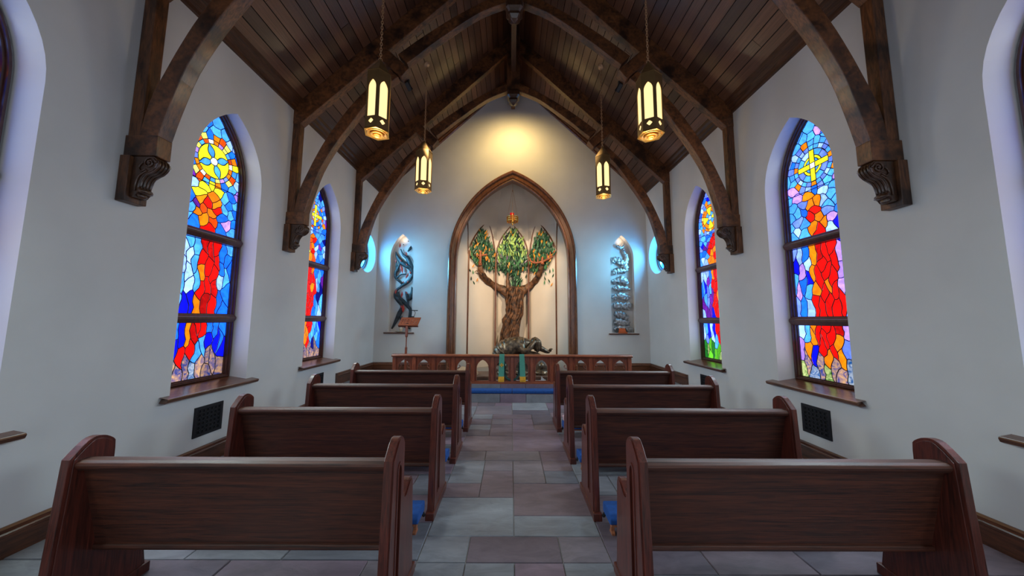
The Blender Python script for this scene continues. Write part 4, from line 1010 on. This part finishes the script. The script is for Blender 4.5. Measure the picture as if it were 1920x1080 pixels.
# leaves
def leaf_mesh(m):
    L_ = [(0, 0), (0.020, 0.035), (0.024, 0.08), (0.012, 0.13), (0, 0.165)]
    vs = [(0, -0.004, 0), (0, -0.016, 0.035), (0, -0.020, 0.08), (0, -0.014, 0.13), (0, -0.002, 0.165)] + [(x, 0, z) for x, z in L_[1:4]] + [(-x, 0, z) for x, z in L_[1:4]] + [(0, 0.004, 0.08)]
    fs = [(0, 5, 1), (1, 5, 6, 2), (2, 6, 7, 3), (3, 7, 4), (0, 1, 8), (1, 2, 9, 8), (2, 3, 10, 9), (3, 4, 10), (0, 11, 5), (5, 11, 6), (6, 11, 7), (7, 11, 4), (4, 11, 10), (10, 11, 9), (9, 11, 8), (8, 11, 0)]
    return MB().add(vs, fs).mesh('leaf', m)
LM = {k: leaf_mesh(M['leaf_' + k]) for k in ('dark', 'mid', 'lite', 'gold', 'lilac')}
def inpoly(p, poly):
    c = False; n = len(poly)
    for i in range(n):
        a, b = poly[i], poly[i - 1]
        if (a[1] > p[1]) != (b[1] > p[1]) and p[0] < (b[0] - a[0]) * (p[1] - a[1]) / (b[1] - a[1]) + a[0]: c = not c
    return c
def toworld(x, z, d):
    q = apt(x, d); return Vector((q.x, q.y - 8.95, TZ(z)))
REG = {'left': [(-1.17, 3.24), (-1.15, 3.50), (-1.04, 3.80), (-0.86, 4.10), (-0.76, 3.98), (-0.62, 3.66), (-0.53, 3.35), (-0.53, 3.02), (-0.66, 2.98), (-0.80, 3.02), (-0.98, 3.12)],
       'right': [(1.17, 3.36), (1.10, 3.64), (0.98, 3.90), (0.84, 4.10), (0.72, 3.92), (0.60, 3.66), (0.53, 3.36), (0.55, 2.98), (0.66, 2.86), (0.80, 3.06), (0.95, 2.95), (1.03, 3.12), (1.08, 3.32)],
       'mid': [(-0.42, 3.36), (-0.38, 3.60), (-0.26, 3.92), (0.0, 4.22), (0.26, 3.92), (0.38, 3.60), (0.42, 3.30), (0.40, 3.02), (0.24, 3.0), (0.22, 2.50), (0.02, 2.46), (-0.02, 2.80), (-0.20, 2.88), (-0.40, 3.02)]}
def leafcolor(reg, x, z, g):
    if reg == 'mid':
        if z > 3.92: return pick(g, 'lite', 'gold', 'mid', 'dark', 'lite')
        if z > 3.42: return pick(g, 'lite', 'lite', 'mid', 'lite', 'mid', 'lite')  # lit middle of the tree painted in with the paler leaves
        if z > 3.18: return pick(g, 'mid', 'mid', 'lilac', 'mid', 'lite', 'dark')
        return pick(g, 'dark', 'mid', 'dark', 'dark', 'gold' if g.random() < 0.5 else 'mid')
    return pick(g, 'dark', 'mid', 'dark', 'gold', 'dark', 'mid', 'dark')
g = random.Random(3); stuff = {k: MB() for k in LM}
for reg, poly in REG.items():
    # dark foliage ground behind the leaves
    m = MB(); n = len(poly)
    m.add([toworld(x * 0.985, z, 0.030) for x, z in poly] + [toworld(x * 0.985, z, 0.006) for x, z in poly], [t for t in map(tuple, tessellate_polygon([[Vector((p[0], p[1], 0)) for p in poly]]))] + [(i, (i + 1) % n, (i + 1) % n + n, i + n) for i in range(n)])
    fg = m.build('foliage_ground', M['leaf_back'], tree)
    xs = [p[0] for p in poly]; zs = [p[1] for p in poly]; cnt = 0; tries = 0; big = 92
    while cnt < 330 and tries < 9000:
        tries += 1; x = g.uniform(min(xs), max(xs)); z = g.uniform(min(zs), max(zs))
        if not inpoly((x, z), poly): continue
        k = leafcolor(reg, x, z, g); sc = g.uniform(0.75, 1.15); rot = g.uniform(-0.6, 0.6) + 0.15
        x = max(-1.15, min(1.15, x)); p = toworld(x, z - 0.08, 0.05 + g.uniform(0, 0.05))
        yaw = 0 if reg == 'mid' else (0.63 if reg == 'left' else -0.63)
        mat = Matrix.Translation(p) @ Matrix.Rotation(yaw, 4, 'Z') @ Matrix.Rotation(rot, 4, 'Y') @ Matrix.Rotation(g.uniform(-0.3, 0.1), 4, 'X') @ Matrix.Rotation(g.uniform(-0.7, 0.7), 4, 'Z') @ Matrix.Scale(sc, 4)
        cnt += 1
        if cnt <= big:
            o = bpy.data.objects.new('leaf', LM[k]); COL.objects.link(o); o.parent = tree; o.matrix_local = mat
        else:
            me = LM[k]; stuff[k].add([mat @ v.co for v in me.vertices], [tuple(q.vertices) for q in me.polygons])
for x, z, k in ((-1.10, 2.98, 'gold'), (-1.13, 2.86, 'dark'), (-1.07, 2.80, 'mid'), (-1.12, 2.62, 'dark'), (-0.98, 2.60, 'gold'), (-1.03, 2.52, 'dark'), (-0.80, 2.72, 'mid'), (1.04, 2.84, 'dark'), (1.12, 2.86, 'mid'), (1.10, 2.72, 'dark'), (0.93, 2.66, 'dark'), (0.90, 2.54, 'mid'), (1.04, 2.58, 'dark'), (1.06, 2.48, 'gold'), (0.95, 2.80, 'mid'), (-0.35, 2.82, 'dark'), (0.38, 2.76, 'dark')):
    p = toworld(x, z, 0.03); o = bpy.data.objects.new('leaf', LM[k]); COL.objects.link(o); o.parent = tree
    o.matrix_local = Matrix.Translation(p) @ Matrix.Rotation(g.uniform(-0.6, 0.6), 4, 'Y') @ Matrix.Scale(0.75, 4)
for k, m in stuff.items():
    if m.v: o = m.build('small_leaves', M['leaf_' + k], tree); o['kind'] = 'stuff'

# ------------------------------------------------------------------ rock, statue, busts
o = MB().blob((0.24, 7.66, 0.42), (0.78, 0.27, 0.45), 0.07, 1.3, 40, 20, 4.0).build('rock_mound', M['rock'], smooth=True); tag(o, 'dark rocky mound under the prostrate bronze figure', 'rock')
o = mbx(-1.15, 0.95, 6.86, 7.60, CH, CH + 0.085).build('plinth_slab', M['earth'], bevel=0.02); tag(o, 'low brown slab behind the communion rail carrying the busts', 'plinth')
o = MB().blob((-0.98, 7.1, CH + 0.08), (0.26, 0.24, 0.16), 0.12, 4.0).build('sand_heap', M['sand'], smooth=True); tag(o, 'pale sandy heap behind the rail left of the stole', 'heap')
def statue():
    r = thing('bronze_figure', 'dark bronze robed figure lying prostrate over the rock with one arm outstretched', 'statue', (0, 7.62, 0.62))
    y0 = 0.0
    V = []; E = []; R = []
    def v(x, y, z, r): V.append((x, y, z - 0.62)); R.append(r); return len(V) - 1
    def ch(*ids):
        for a, b in zip(ids, ids[1:]): E.append((a, b))
    pel = v(-0.21, 0.0, 0.88, 0.20); wst = v(-0.05, 0.0, 0.985, 0.205); chs = v(0.14, 0.0, 1.02, 0.205); shd = v(0.30, 0.0, 1.03, 0.155); nk = v(0.42, -0.01, 1.05, 0.085); hd = v(0.525, -0.02, 1.075, 0.105); fc = v(0.575, -0.03, 0.985, 0.095); ch(pel, wst, chs, shd, nk, hd, fc)
    th = v(-0.25, -0.06, 0.77, 0.20); kn = v(-0.25, -0.10, 0.62, 0.18); ch(pel, th, kn)
    th2 = v(-0.30, 0.10, 0.74, 0.14); kn2 = v(-0.38, 0.16, 0.62, 0.11); ch(pel, th2, kn2)
    s1 = v(0.23, -0.15, 0.955, 0.110); e1 = v(0.300, -0.22, 0.835, 0.085); f1 = v(0.40, -0.21, 0.945, 0.068); w1 = v(0.495, -0.17, 1.065, 0.050); h1 = v(0.545, -0.14, 1.115, 0.045); ch(chs, s1, e1, f1, w1, h1)
    s2 = v(0.46, 0.10, 0.985, 0.095); e2 = v(0.64, 0.10, 0.935, 0.078); f2 = v(0.76, 0.08, 0.870, 0.064); w2 = v(0.85, 0.07, 0.828, 0.048); h2 = v(0.890, 0.07, 0.865, 0.045); ch(shd, s2, e2, f2, w2, h2)
    me = bpy.data.meshes.new('body'); me.from_pydata(V, E, []); me.materials.append(M['bronze'])
    o = bpy.data.objects.new('body', me); COL.objects.link(o); o.parent = r
    sk = o.modifiers.new('skin', 'SKIN'); 
    if not me.skin_vertices: 
        bm = bmesh.new(); bm.from_mesh(me); bm.verts.layers.skin.verify(); bm.to_mesh(me); bm.free()
    for i, d in enumerate(me.skin_vertices[0].data): d.radius = (R[i], R[i]); d.use_root = (i == 0)
    sub = o.modifiers.new('sub', 'SUBSURF'); sub.levels = 2; sub.render_levels = 2
    sk.use_smooth_shade = True
    # robe: one surface along the bowed back, with folds running across it
    SP = smoothpath([(-0.32, 0.60, 0.14), (-0.29, 0.72, 0.175), (-0.24, 0.84, 0.20), (-0.15, 0.925, 0.20), (-0.03, 0.985, 0.185), (0.10, 1.01, 0.178), (0.21, 1.015, 0.172), (0.31, 1.03, 0.135), (0.38, 1.045, 0.095), (0.43, 1.05, 0.07)], 9)
    rings = []
    for k, (x, z, rr) in enumerate(SP):
        a, b = SP[max(0, k - 1)], SP[min(len(SP) - 1, k + 1)]; t = Vector((b[0] - a[0], 0, b[1] - a[1])).normalized(); n_ = Vector((-t.z, 0, t.x)); ring = []
        for q_ in range(40):
            an = 2 * PI * q_ / 40; fold = 1 + 0.050 * math.sin(k * 1.15 + 1.2 * math.sin(an * 2 + k * 0.1) + an) + 0.025 * math.sin(k * 2.6 + an * 3)
            ring.append(Vector((x, 0, z - 0.62)) + n_ * (rr * fold * math.sin(an)) + Vector((0, 1, 0)) * (rr * 1.05 * fold * math.cos(an)))
        rings.append(ring)
    MB().loft(rings, True, True).build('robe', M['bronze'], r, smooth=True)
    m = MB(); m.blob((0.535, -0.02, 1.085 - 0.62), (0.112, 0.112, 0.098), 0.04, 2); m.blob((0.585, -0.02, 0.965 - 0.62), (0.075, 0.10, 0.13), 0.05, 3)
    for k in range(22):
        a = -2.7 + k * 0.20; x0, y_ = 0.545 + 0.098 * math.cos(a), -0.02 + 0.105 * math.sin(a)
        m.tube(smoothpath([(0.53, -0.02, 0.56), (x0, y_, 0.49), (x0 + 0.03, y_ * 1.05, 0.41), (x0 + 0.035 + 0.01 * (k % 2), y_, 0.30 - 0.03 * (k % 3))], 3), [0.012, 0.012, 0.013, 0.014, 0.014, 0.013, 0.012, 0.011, 0.009, 0.005], 5)
    m.build('hair', M['bronze'], r, smooth=True)
    m = MB(); hx, hy, hz = 0.885, 0.07, 0.865 - 0.62; m.blob((hx + 0.012, hy, hz + 0.012), (0.036, 0.042, 0.040), 0.05, 1)
    for k in range(4):
        m.tube([(hx + 0.0, hy - 0.03 + 0.02 * k, hz), (hx + 0.03, hy - 0.033 + 0.022 * k, hz + 0.04), (hx + 0.055 - 0.006 * abs(k - 1), hy - 0.034 + 0.022 * k, hz + 0.045), (hx + 0.062, hy - 0.033 + 0.021 * k, hz + 0.025)], [0.012, 0.012, 0.010, 0.008], 6)
    m.tube([(hx - 0.01, hy - 0.03, hz), (hx + 0.0, hy - 0.055, hz + 0.03), (hx + 0.02, hy - 0.055, hz + 0.05)], [0.013, 0.011, 0.008], 6)
    hx, hy, hz = 0.545, -0.12, 1.115 - 0.62
    for k in range(4): m.tube([(hx, hy, hz), (hx + 0.03, hy + 0.01 + 0.02 * k, hz + 0.022), (hx + 0.055, hy + 0.02 + 0.022 * k, hz + 0.01), (hx + 0.07, hy + 0.03 + 0.022 * k, hz - 0.02)], [0.014, 0.012, 0.011, 0.008], 6)
    m.tube([(hx - 0.01, hy, hz), (hx - 0.01, hy - 0.02, hz + 0.03), (hx + 0.01, hy - 0.03, hz + 0.05)], [0.013, 0.011, 0.008], 6)
    m.build('fingers', M['bronze'], r, smooth=True)
statue()
for x, lb in ((-0.175, 'small dark bronze bust behind the left band of the stole'), (0.195, 'small dark bronze bust behind the right band of the stole'), (0.635, 'small dark bronze bust seen whole through an arch right of the stole')):
    b = thing('bronze_bust', lb, 'bust', (x, 7.10, CH + 0.085), 'bronze busts behind the rail')
    m = MB(); m.blob((0, 0, 0.035), (0.15, 0.10, 0.085), 0.10, x * 9, 20, 12, 4); m.blob((-0.09, -0.02, 0.04), (0.06, 0.06, 0.05), 0.1, 1); m.blob((0.09, -0.02, 0.04), (0.06, 0.06, 0.05), 0.1, 2); m.build('shoulders', M['bronze'], b, smooth=True)
    m = MB(); m.lathe([(0.05, 0.08), (0.04, 0.11), (0.045, 0.14)], (0, 0, 0), 12); m.blob((0, 0, 0.185), (0.070, 0.075, 0.078), 0.03, 3 + x, 18, 12); m.blob((0, -0.068, 0.175), (0.014, 0.016, 0.018)); m.build('head', M['bronze'], b, smooth=True)
for i, (x, y, z, a, lb) in enumerate(((-0.26, 6.80, CH + 0.006, 0.3, 'white sheet of paper on the floor by the left end of the stole'), (0.10, 6.80, CH + 0.006, -0.2, 'white sheet of paper on the floor behind the middle of the stole'), (0.30, 6.79, CH + 0.006, 0.15, 'white sheet of paper on the floor behind the right band of the stole'), (0.58, 6.79, CH + 0.006, 0.0, 'white sheet of paper lying flat behind the arch right of the stole'), (0.86, 6.80, CH + 0.006, 0.4, 'white sheet of paper at the right end of the paper row'))):
    o = mbx(-0.10, 0.10, -0.04, 0.05, 0, 0.004).build('paper_sheet', M['paper']); o.location = (x, y, z); o.rotation_euler = (0.25, 0, a); tag(o, lb, 'paper', 'papers behind the rail')
o = mbx(-0.055, 0.055, -0.004, 0.004, 0, 0.075).build('folded_card', M['paper']); o.location = (0.65, 6.84, CH + 0.012); o.rotation_euler = (-0.5, 0.25, 0.2); tag(o, 'small white folded card leaning behind the arch right of the stole', 'card')

# ------------------------------------------------------------------ sanctuary lamp
sl = thing('sanctuary_lamp', 'gilt sanctuary lamp with a ruby glass hanging in the arch', 'lamp', (0.0, 8.38, 4.24))
m = MB()
for k in range(24):
    a, b = 2 * PI * k / 24, 2 * PI * (k + 1) / 24
    for z0, z1 in ((-0.055, 0.055), (0.055, -0.055)): m.tube([(0.15 * math.cos(a), 0.15 * math.sin(a), z0), (0.15 * math.cos(b), 0.15 * math.sin(b), z1)], 0.006, 4)
for z in (-0.055, 0.0, 0.055): m.tube([(0.15 * math.cos(2 * PI * k / 24), 0.15 * math.sin(2 * PI * k / 24), z) for k in range(25)], 0.010, 5)
m.build('fretted_ring', M['gold'], sl)
m = MB()
for k in range(3):
    a = 2 * PI * k / 3 + 0.5; m.lathe([(0.004, -0.10), (0.012, -0.075), (0.010, 0.06), (0.016, 0.075), (0.004, 0.10)], (0.155 * math.cos(a), 0.155 * math.sin(a), 0), 8)
m.lathe([(0.004, -0.17), (0.022, -0.14), (0.012, -0.115), (0.03, -0.10), (0.045, -0.06), (0.04, 0.0)], (0, 0, 0), 12)
for k in range(3):
    a = 2 * PI * k / 3 + 0.5; m.tube([(0.03 * math.cos(a), 0.03 * math.sin(a), -0.10), (0.09 * math.cos(a), 0.09 * math.sin(a), -0.10), (0.15 * math.cos(a), 0.15 * math.sin(a), -0.05)], 0.008, 5)
m.build('finials', M['gold'], sl, smooth=True)
m = MB(); m.lathe([(0.030, 0.0), (0.036, 0.06), (0.050, 0.12), (0.058, 0.16), (0.050, 0.16), (0.030, 0.05)], (-0.015, 0, 0.0), 14); m.build('ruby_cup', M['ruby'], sl, smooth=True)
m = MB()
for k in range(3):
    a = 2 * PI * k / 3 + 0.5; m.tube([(0.155 * math.cos(a), 0.155 * math.sin(a), 0.10), (0.012 * math.cos(a), 0.012 * math.sin(a), 0.78)], 0.0045, 5)
m.tube([(0, 0, 0.76), (0, 0, 1.38)], 0.007, 5); m.blob((0, 0, 0.78), (0.02, 0.02, 0.02)); m.build('hanging_chain', M['chain'], sl)

# ------------------------------------------------------------------ niches
for x, lb in ((NX[0], 'narrow oak shelf at the foot of the left niche'), (NX[1], 'narrow oak shelf at the foot of the right niche')):
    o = MB().prism([(0.16, 1.262), (-0.05, 1.262), (-0.056, 1.25), (-0.045, 1.236), (-0.02, 1.228), (0.16, 1.228)], lambda y, z, t: (t, D + y, z), x - 0.37, x + 0.36).build('niche_shelf', M['trim_x'], bevel=0.003); tag(o, lb, 'shelf', 'niche shelves')
NB = D + 0.115
vine = thing('flame_relief', 'black metal flame vine relief with red leaves in the left niche', 'relief', (NX[0], D + 0.13, 1.265))
def rel(pts, origin): return [tuple(pt(u, v, NB) - Vector(origin)) for u, v in pts]
q = lambda x, y: (720 + x / 4.15, 420 + y / 4.15)
VO = (NX[0], D + 0.13, 1.265)
VN = [([(60, 815), (85, 770), (118, 700), (140, 640), (110, 590), (88, 560), (95, 520), (120, 495)], [5, 10, 16, 12, 16, 12, 10, 8]),
      ([(120, 500), (140, 480), (180, 455), (210, 420), (222, 380), (205, 340), (170, 320), (130, 290), (100, 245), (92, 215)], [8, 10, 12, 13, 12, 18, 18, 16, 10, 3]),
      ([(185, 800), (205, 680), (185, 640), (150, 600), (118, 565), (112, 525)], [12, 10, 12, 12, 10, 6]),
      ([(175, 390), (130, 395), (95, 420), (90, 380), (110, 340), (125, 300)], [4, 5, 9, 11, 10, 8]),
      ([(90, 425), (115, 440), (140, 470), (118, 500)], [6, 8, 7, 6]),
      ([(205, 690), (185, 600), (205, 575), (220, 530), (216, 488)], [3, 8, 16, 12, 3]),
      ([(190, 590), (175, 545), (165, 525)], [13, 9, 2]),
      ([(220, 350), (200, 300), (180, 260), (150, 240), (130, 195)], [14, 16, 14, 8, 3]),
      ([(188, 285), (190, 250)], [8, 3]),
      ([(185, 215), (205, 190), (212, 170)], [4, 10, 2]),
      ([(130, 720), (150, 780), (170, 800), (205, 815)], [10, 10, 9, 5]),
      ([(100, 290), (98, 330), (108, 370)], [3, 8, 9])]
sp_ = 8.1 / F_PX / 4.15
for pts, rad in VN:
    P = smoothpath([(u, v, r) for (u, v), r in zip(pts, rad)], 4)
    mb = MB(); mb.tube(rel([q(a, b) for a, b, c in P], VO), [max(0.004, c * sp_ * 1.15) for a, b, c in P], 8, 0.45, (0, 1, 0)); mb.build('vine', M['charcoal'], vine, smooth=True)
for (u, v), (u2, v2), wd in (((124, 190), (130, 150), 7), ((180, 250), (172, 215), 7), ((95, 305), (90, 272), 6), ((130, 320), (150, 388), 12), ((172, 425), (192, 380), 9), ((210, 390), (200, 366), 7), ((90, 545), (98, 505), 7), ((140, 575), (144, 522), 8), ((186, 545), (170, 525), 6), ((152, 690), (152, 628), 11), ((180, 325), (176, 310), 6), ((135, 295), (130, 280), 6), ((150, 460), (155, 445), 5), ((188, 460), (184, 440), 5), ((140, 655), (134, 632), 6)):
    P = rel([q(u, v), q(u * .7 + u2 * .3, v * .7 + v2 * .3), q((u + u2) / 2 + 2, (v + v2) / 2), q(u2, v2)], (VO[0], VO[1] + 0.03, VO[2])); mb = MB(); mb.tube(P, [0.002, wd * sp_ * .9, wd * sp_, 0.002], 7, 0.4, (0, 1, 0)); mb.build('red_leaf', M['red_enamel'], vine)
for (u, v), (u2, v2), wd in (((148, 165), (156, 155), 5), ((186, 130), (194, 138), 5)):
    P = rel([q(u, v), q((u + u2) / 2, (v + v2) / 2), q(u2, v2)], VO); mb = MB(); mb.tube(P, [0.002, wd * sp_, 0.002], 7, 0.5, (0, 1, 0)); mb.build('ember', M['charcoal'], vine)
smoke = thing('smoke_relief', 'hammered silver smoke cloud relief winding up the right niche', 'relief', (NX[1], D + 0.13, 1.265)); SO = (NX[1], D + 0.13, 1.265)
q2 = lambda x, y: (1110 + x / 4.5, 420 + y / 4.5); sp2 = 8.1 / F_PX / 4.5
SM = [([(185, 165), (215, 185), (250, 200), (268, 165)], [8, 16, 14, 5]), ([(255, 205), (275, 250), (295, 285), (285, 330)], [10, 16, 18, 26]), ([(172, 320), (200, 300), (240, 320), (275, 350), (290, 385)], [22, 26, 28, 32, 26]), ([(175, 415), (205, 395), (240, 395), (280, 395)], [20, 26, 22, 22]),
      ([(170, 490), (205, 480), (245, 470), (285, 490), (305, 495)], [20, 22, 32, 30, 16]), ([(180, 550), (215, 540), (260, 545), (305, 545)], [16, 26, 20, 18]), ([(172, 625), (200, 615), (245, 605), (285, 625), (310, 615)], [22, 24, 30, 26, 14]), ([(180, 690), (215, 690), (260, 690), (300, 695), (322, 670)], [20, 32, 28, 34, 24]),
      ([(190, 755), (225, 765), (260, 770), (300, 800)], [18, 30, 28, 20]), ([(185, 830), (225, 825), (270, 835), (315, 830)], [22, 30, 26, 20]), ([(190, 895), (220, 885), (270, 880), (320, 885), (335, 905)], [20, 24, 24, 26, 12])]
for k, (pts, rad) in enumerate(SM):
    P = smoothpath([(u, v, r) for (u, v), r in zip(pts, rad)], 5); mb = MB()
    mb.tube(rel([q2(a, b) for a, b, c in P], SO), [max(0.006, c * sp2 * (1 + 0.16 * math.sin(i * 1.7 + k))) for i, (a, b, c) in enumerate(P)], 14, 0.42, (0, 1, 0)); mb.build('smoke_curl', M['silver'], smoke, smooth=True)
    for i, (a, b, c) in enumerate(P[1::2]):
        w_ = rel([q2(a + 6 * math.sin(i * 2.2 + k), b + c * 0.45 * math.sin(i * 1.4 + k))], (SO[0], SO[1] + 0.012, SO[2]))[0]; rr = max(0.006, c * sp2 * 0.62); MB().blob(w_, (rr, rr * 0.45, rr * 0.8), 0.1, i + k, 10, 7).build('smoke_lump', M['silver'], smoke, smooth=True)
d = thing('dish', 'pale ceramic dish with a small cup on the left niche shelf', 'dish', (NX[0] + 0.02, D + 0.055, 1.262))
MB().lathe([(0.05, 0), (0.11, 0.012), (0.15, 0.03), (0.145, 0.032), (0.05, 0.012)], (0, 0, 0), 24).build('saucer', M['ceramic'], d, smooth=True)
MB().lathe([(0.03, 0.012), (0.02, 0.03), (0.045, 0.06), (0.05, 0.10), (0.03, 0.11), (0.02, 0.13), (0.008, 0.14)], (0, 0, 0), 18).build('cup', M['ceramic'], d, smooth=True)
bk = thing('book', 'dark open book with an orange cover on the right niche shelf', 'book', (NX[1] - 0.02, D + 0.02, 1.263))
MB().prism([(-0.16, 0.0), (0.13, 0.0), (0.10, 0.135), (-0.15, 0.135)], lambda x, z, t: (x, t + z * 0.3, z), 0.03, 0.045).build('back_board', M['black'], bk)
MB().prism([(-0.09, 0.035), (0.09, 0.035), (0.075, 0.12), (-0.075, 0.12)], lambda x, z, t: (x, t + z * 0.3, z), 0.018, 0.029).build('cover', M['cover'], bk)
mbx(-0.11, 0.10, -0.035, 0.02, 0, 0.032).build('ledge', M['cover'], bk)

# ------------------------------------------------------------------ music stand
ms = thing('music_stand', 'slim wooden music stand with a slanted desk by the left niche', 'music stand', (-2.31, 7.15, CH))
def zc(z): return z - CH
m = MB(); fq_ = lambda s, h, t: (0.03 + s * 0.97 + h * 0.14, -0.02 + h * 0.62 + s * 0.12 + t * 0.78, zc(1.455) + h * 0.78 - t * 0.62)
holes = []
for hx in (-0.16, -0.10, -0.04, 0.04, 0.10, 0.16):
    for hz in (0.055, 0.10, 0.15): holes.append([(hx - 0.012, hz), (hx, hz - 0.012), (hx + 0.012, hz), (hx, hz + 0.012)])
m.plate([(-0.215, 0), (0.215, 0), (0.215, 0.215), (-0.215, 0.215)], holes, fq_, 0, 0.012); m.build('desk', M['rail_x'], ms)
m = MB(); m.prism([(-0.215, -0.012), (0.215, -0.012), (0.215, 0.004), (-0.215, 0.004)], fq_, 0.0, 0.06); m.build('ledge', M['rail_x'], ms)
MB().lathe([(0.02, zc(1.19)), (0.030, zc(1.22)), (0.030, zc(1.40)), (0.018, zc(1.44))], (0, 0, 0), 12).build('neck', M['rail_z'], ms)
MB().lathe([(0.012, zc(0.9)), (0.012, zc(1.25))], (0, 0, 0), 10).build('rod', M['rail_z'], ms)
MB().lathe([(0.026, 0.03), (0.026, zc(0.97)), (0.016, zc(0.985))], (0, 0, 0), 12).build('column', M['rail_z'], ms)
MB().lathe([(0.20, 0.0), (0.20, 0.02), (0.05, 0.05), (0.03, 0.07)], (0, 0, 0), 20).build('foot', M['rail_z'], ms)
mbx(-0.03, 0.03, 0.0, 0.07, zc(1.43), zc(1.50)).build('tilt_joint', M['black'], ms)
m = MB(); m.tube(smoothpath([(0.08, 0.14, zc(1.60)), (0.13, 0.15, zc(1.72)), (0.10, 0.12, zc(1.775)), (0.03, 0.10, zc(1.78))], 4), 0.006, 6); m.box(0.05, 0.11, 0.12, 0.16, zc(1.61), zc(1.65)); m.tube([(0.02, 0.1, zc(1.78)), (0.20, 0.1, zc(1.775))], 0.010, 6); m.build('microphone', M['black'], ms)  # microphone with its black clip, not a light source

# ------------------------------------------------------------------ wall vents
def make_vent(sg):
    r = thing('wall_vent', '', 'vent', (0, 0, 0), 'black wall vents under the windows'); f = lambda y, z, t: (-sg * t, y, z)
    hw, hh = 0.17, 0.157; a, b = hw - 0.03, hh - 0.026
    MB().plate([(-hw, -hh), (hw, -hh), (hw, hh), (-hw, hh)], [[(-a, -b), (a, -b), (a, b), (-a, b)]], f, 0.0, 0.012).build('frame', M['iron'], r)
    MB().prism([(-a - .01, -b - .01), (a + .01, -b - .01), (a + .01, b + .01), (-a - .01, b + .01)], f, 0.001, 0.002).build('duct_back', M['void'], r)
    m = MB(); n = 6; s = 2 * a / n; t = 2 * b / n
    for i in range(n):
        for j in range(n):
            cy, cz = -a + (i + .5) * s, -b + (j + .5) * t; R1 = min(s, t) * 0.52
            m.plate(circle(cy, cz, R1, 10), [circle(cy, cz, R1 - 0.007, 10)], f, 0.003, 0.010)
    for i in range(n + 1):
        y = -a + i * s; z = -b + i * t
        m.box(-sg * 0.003, -sg * 0.009, y - 0.003, y + 0.003, -b, b); m.box(-sg * 0.003, -sg * 0.009, -a, a, z - 0.003, z + 0.003)
    m.build('fretwork', M['iron'], r); return r
for sg, sd, em in ((-1, 'left', 'sun'), (1, 'right', 'ringed cross')):
    v0 = make_vent(sg); v0.location = (sg * W, 3.72, 0.475); v0['label'] = 'black fretwork vent under the %s window on the %s wall' % (em, sd)
    v1 = copy_tree(v0); v1.location = (sg * W, 5.745, 0.475); v1['label'] = 'black fretwork vent under the far %s window, half hidden by pews' % sd

# ------------------------------------------------------------------ small things left by the pews
o = MB().blob((0.80, 3.60, 0.245), (0.065, 0.06, 0.055), 0.16, 2.2, 16, 10).build('cloth_bundle', M['bluewhite'], smooth=True); tag(o, 'white and blue cloth bundle on the kneeler right of the aisle', 'cloth')
o = MB().blob((0.76, 4.62, 0.245), (0.06, 0.05, 0.06), 0.18, 1.0, 16, 10).build('pink_cloth', M['pinkcloth'], smooth=True); tag(o, 'pale pink cloth on the far kneeler right of the aisle', 'cloth')
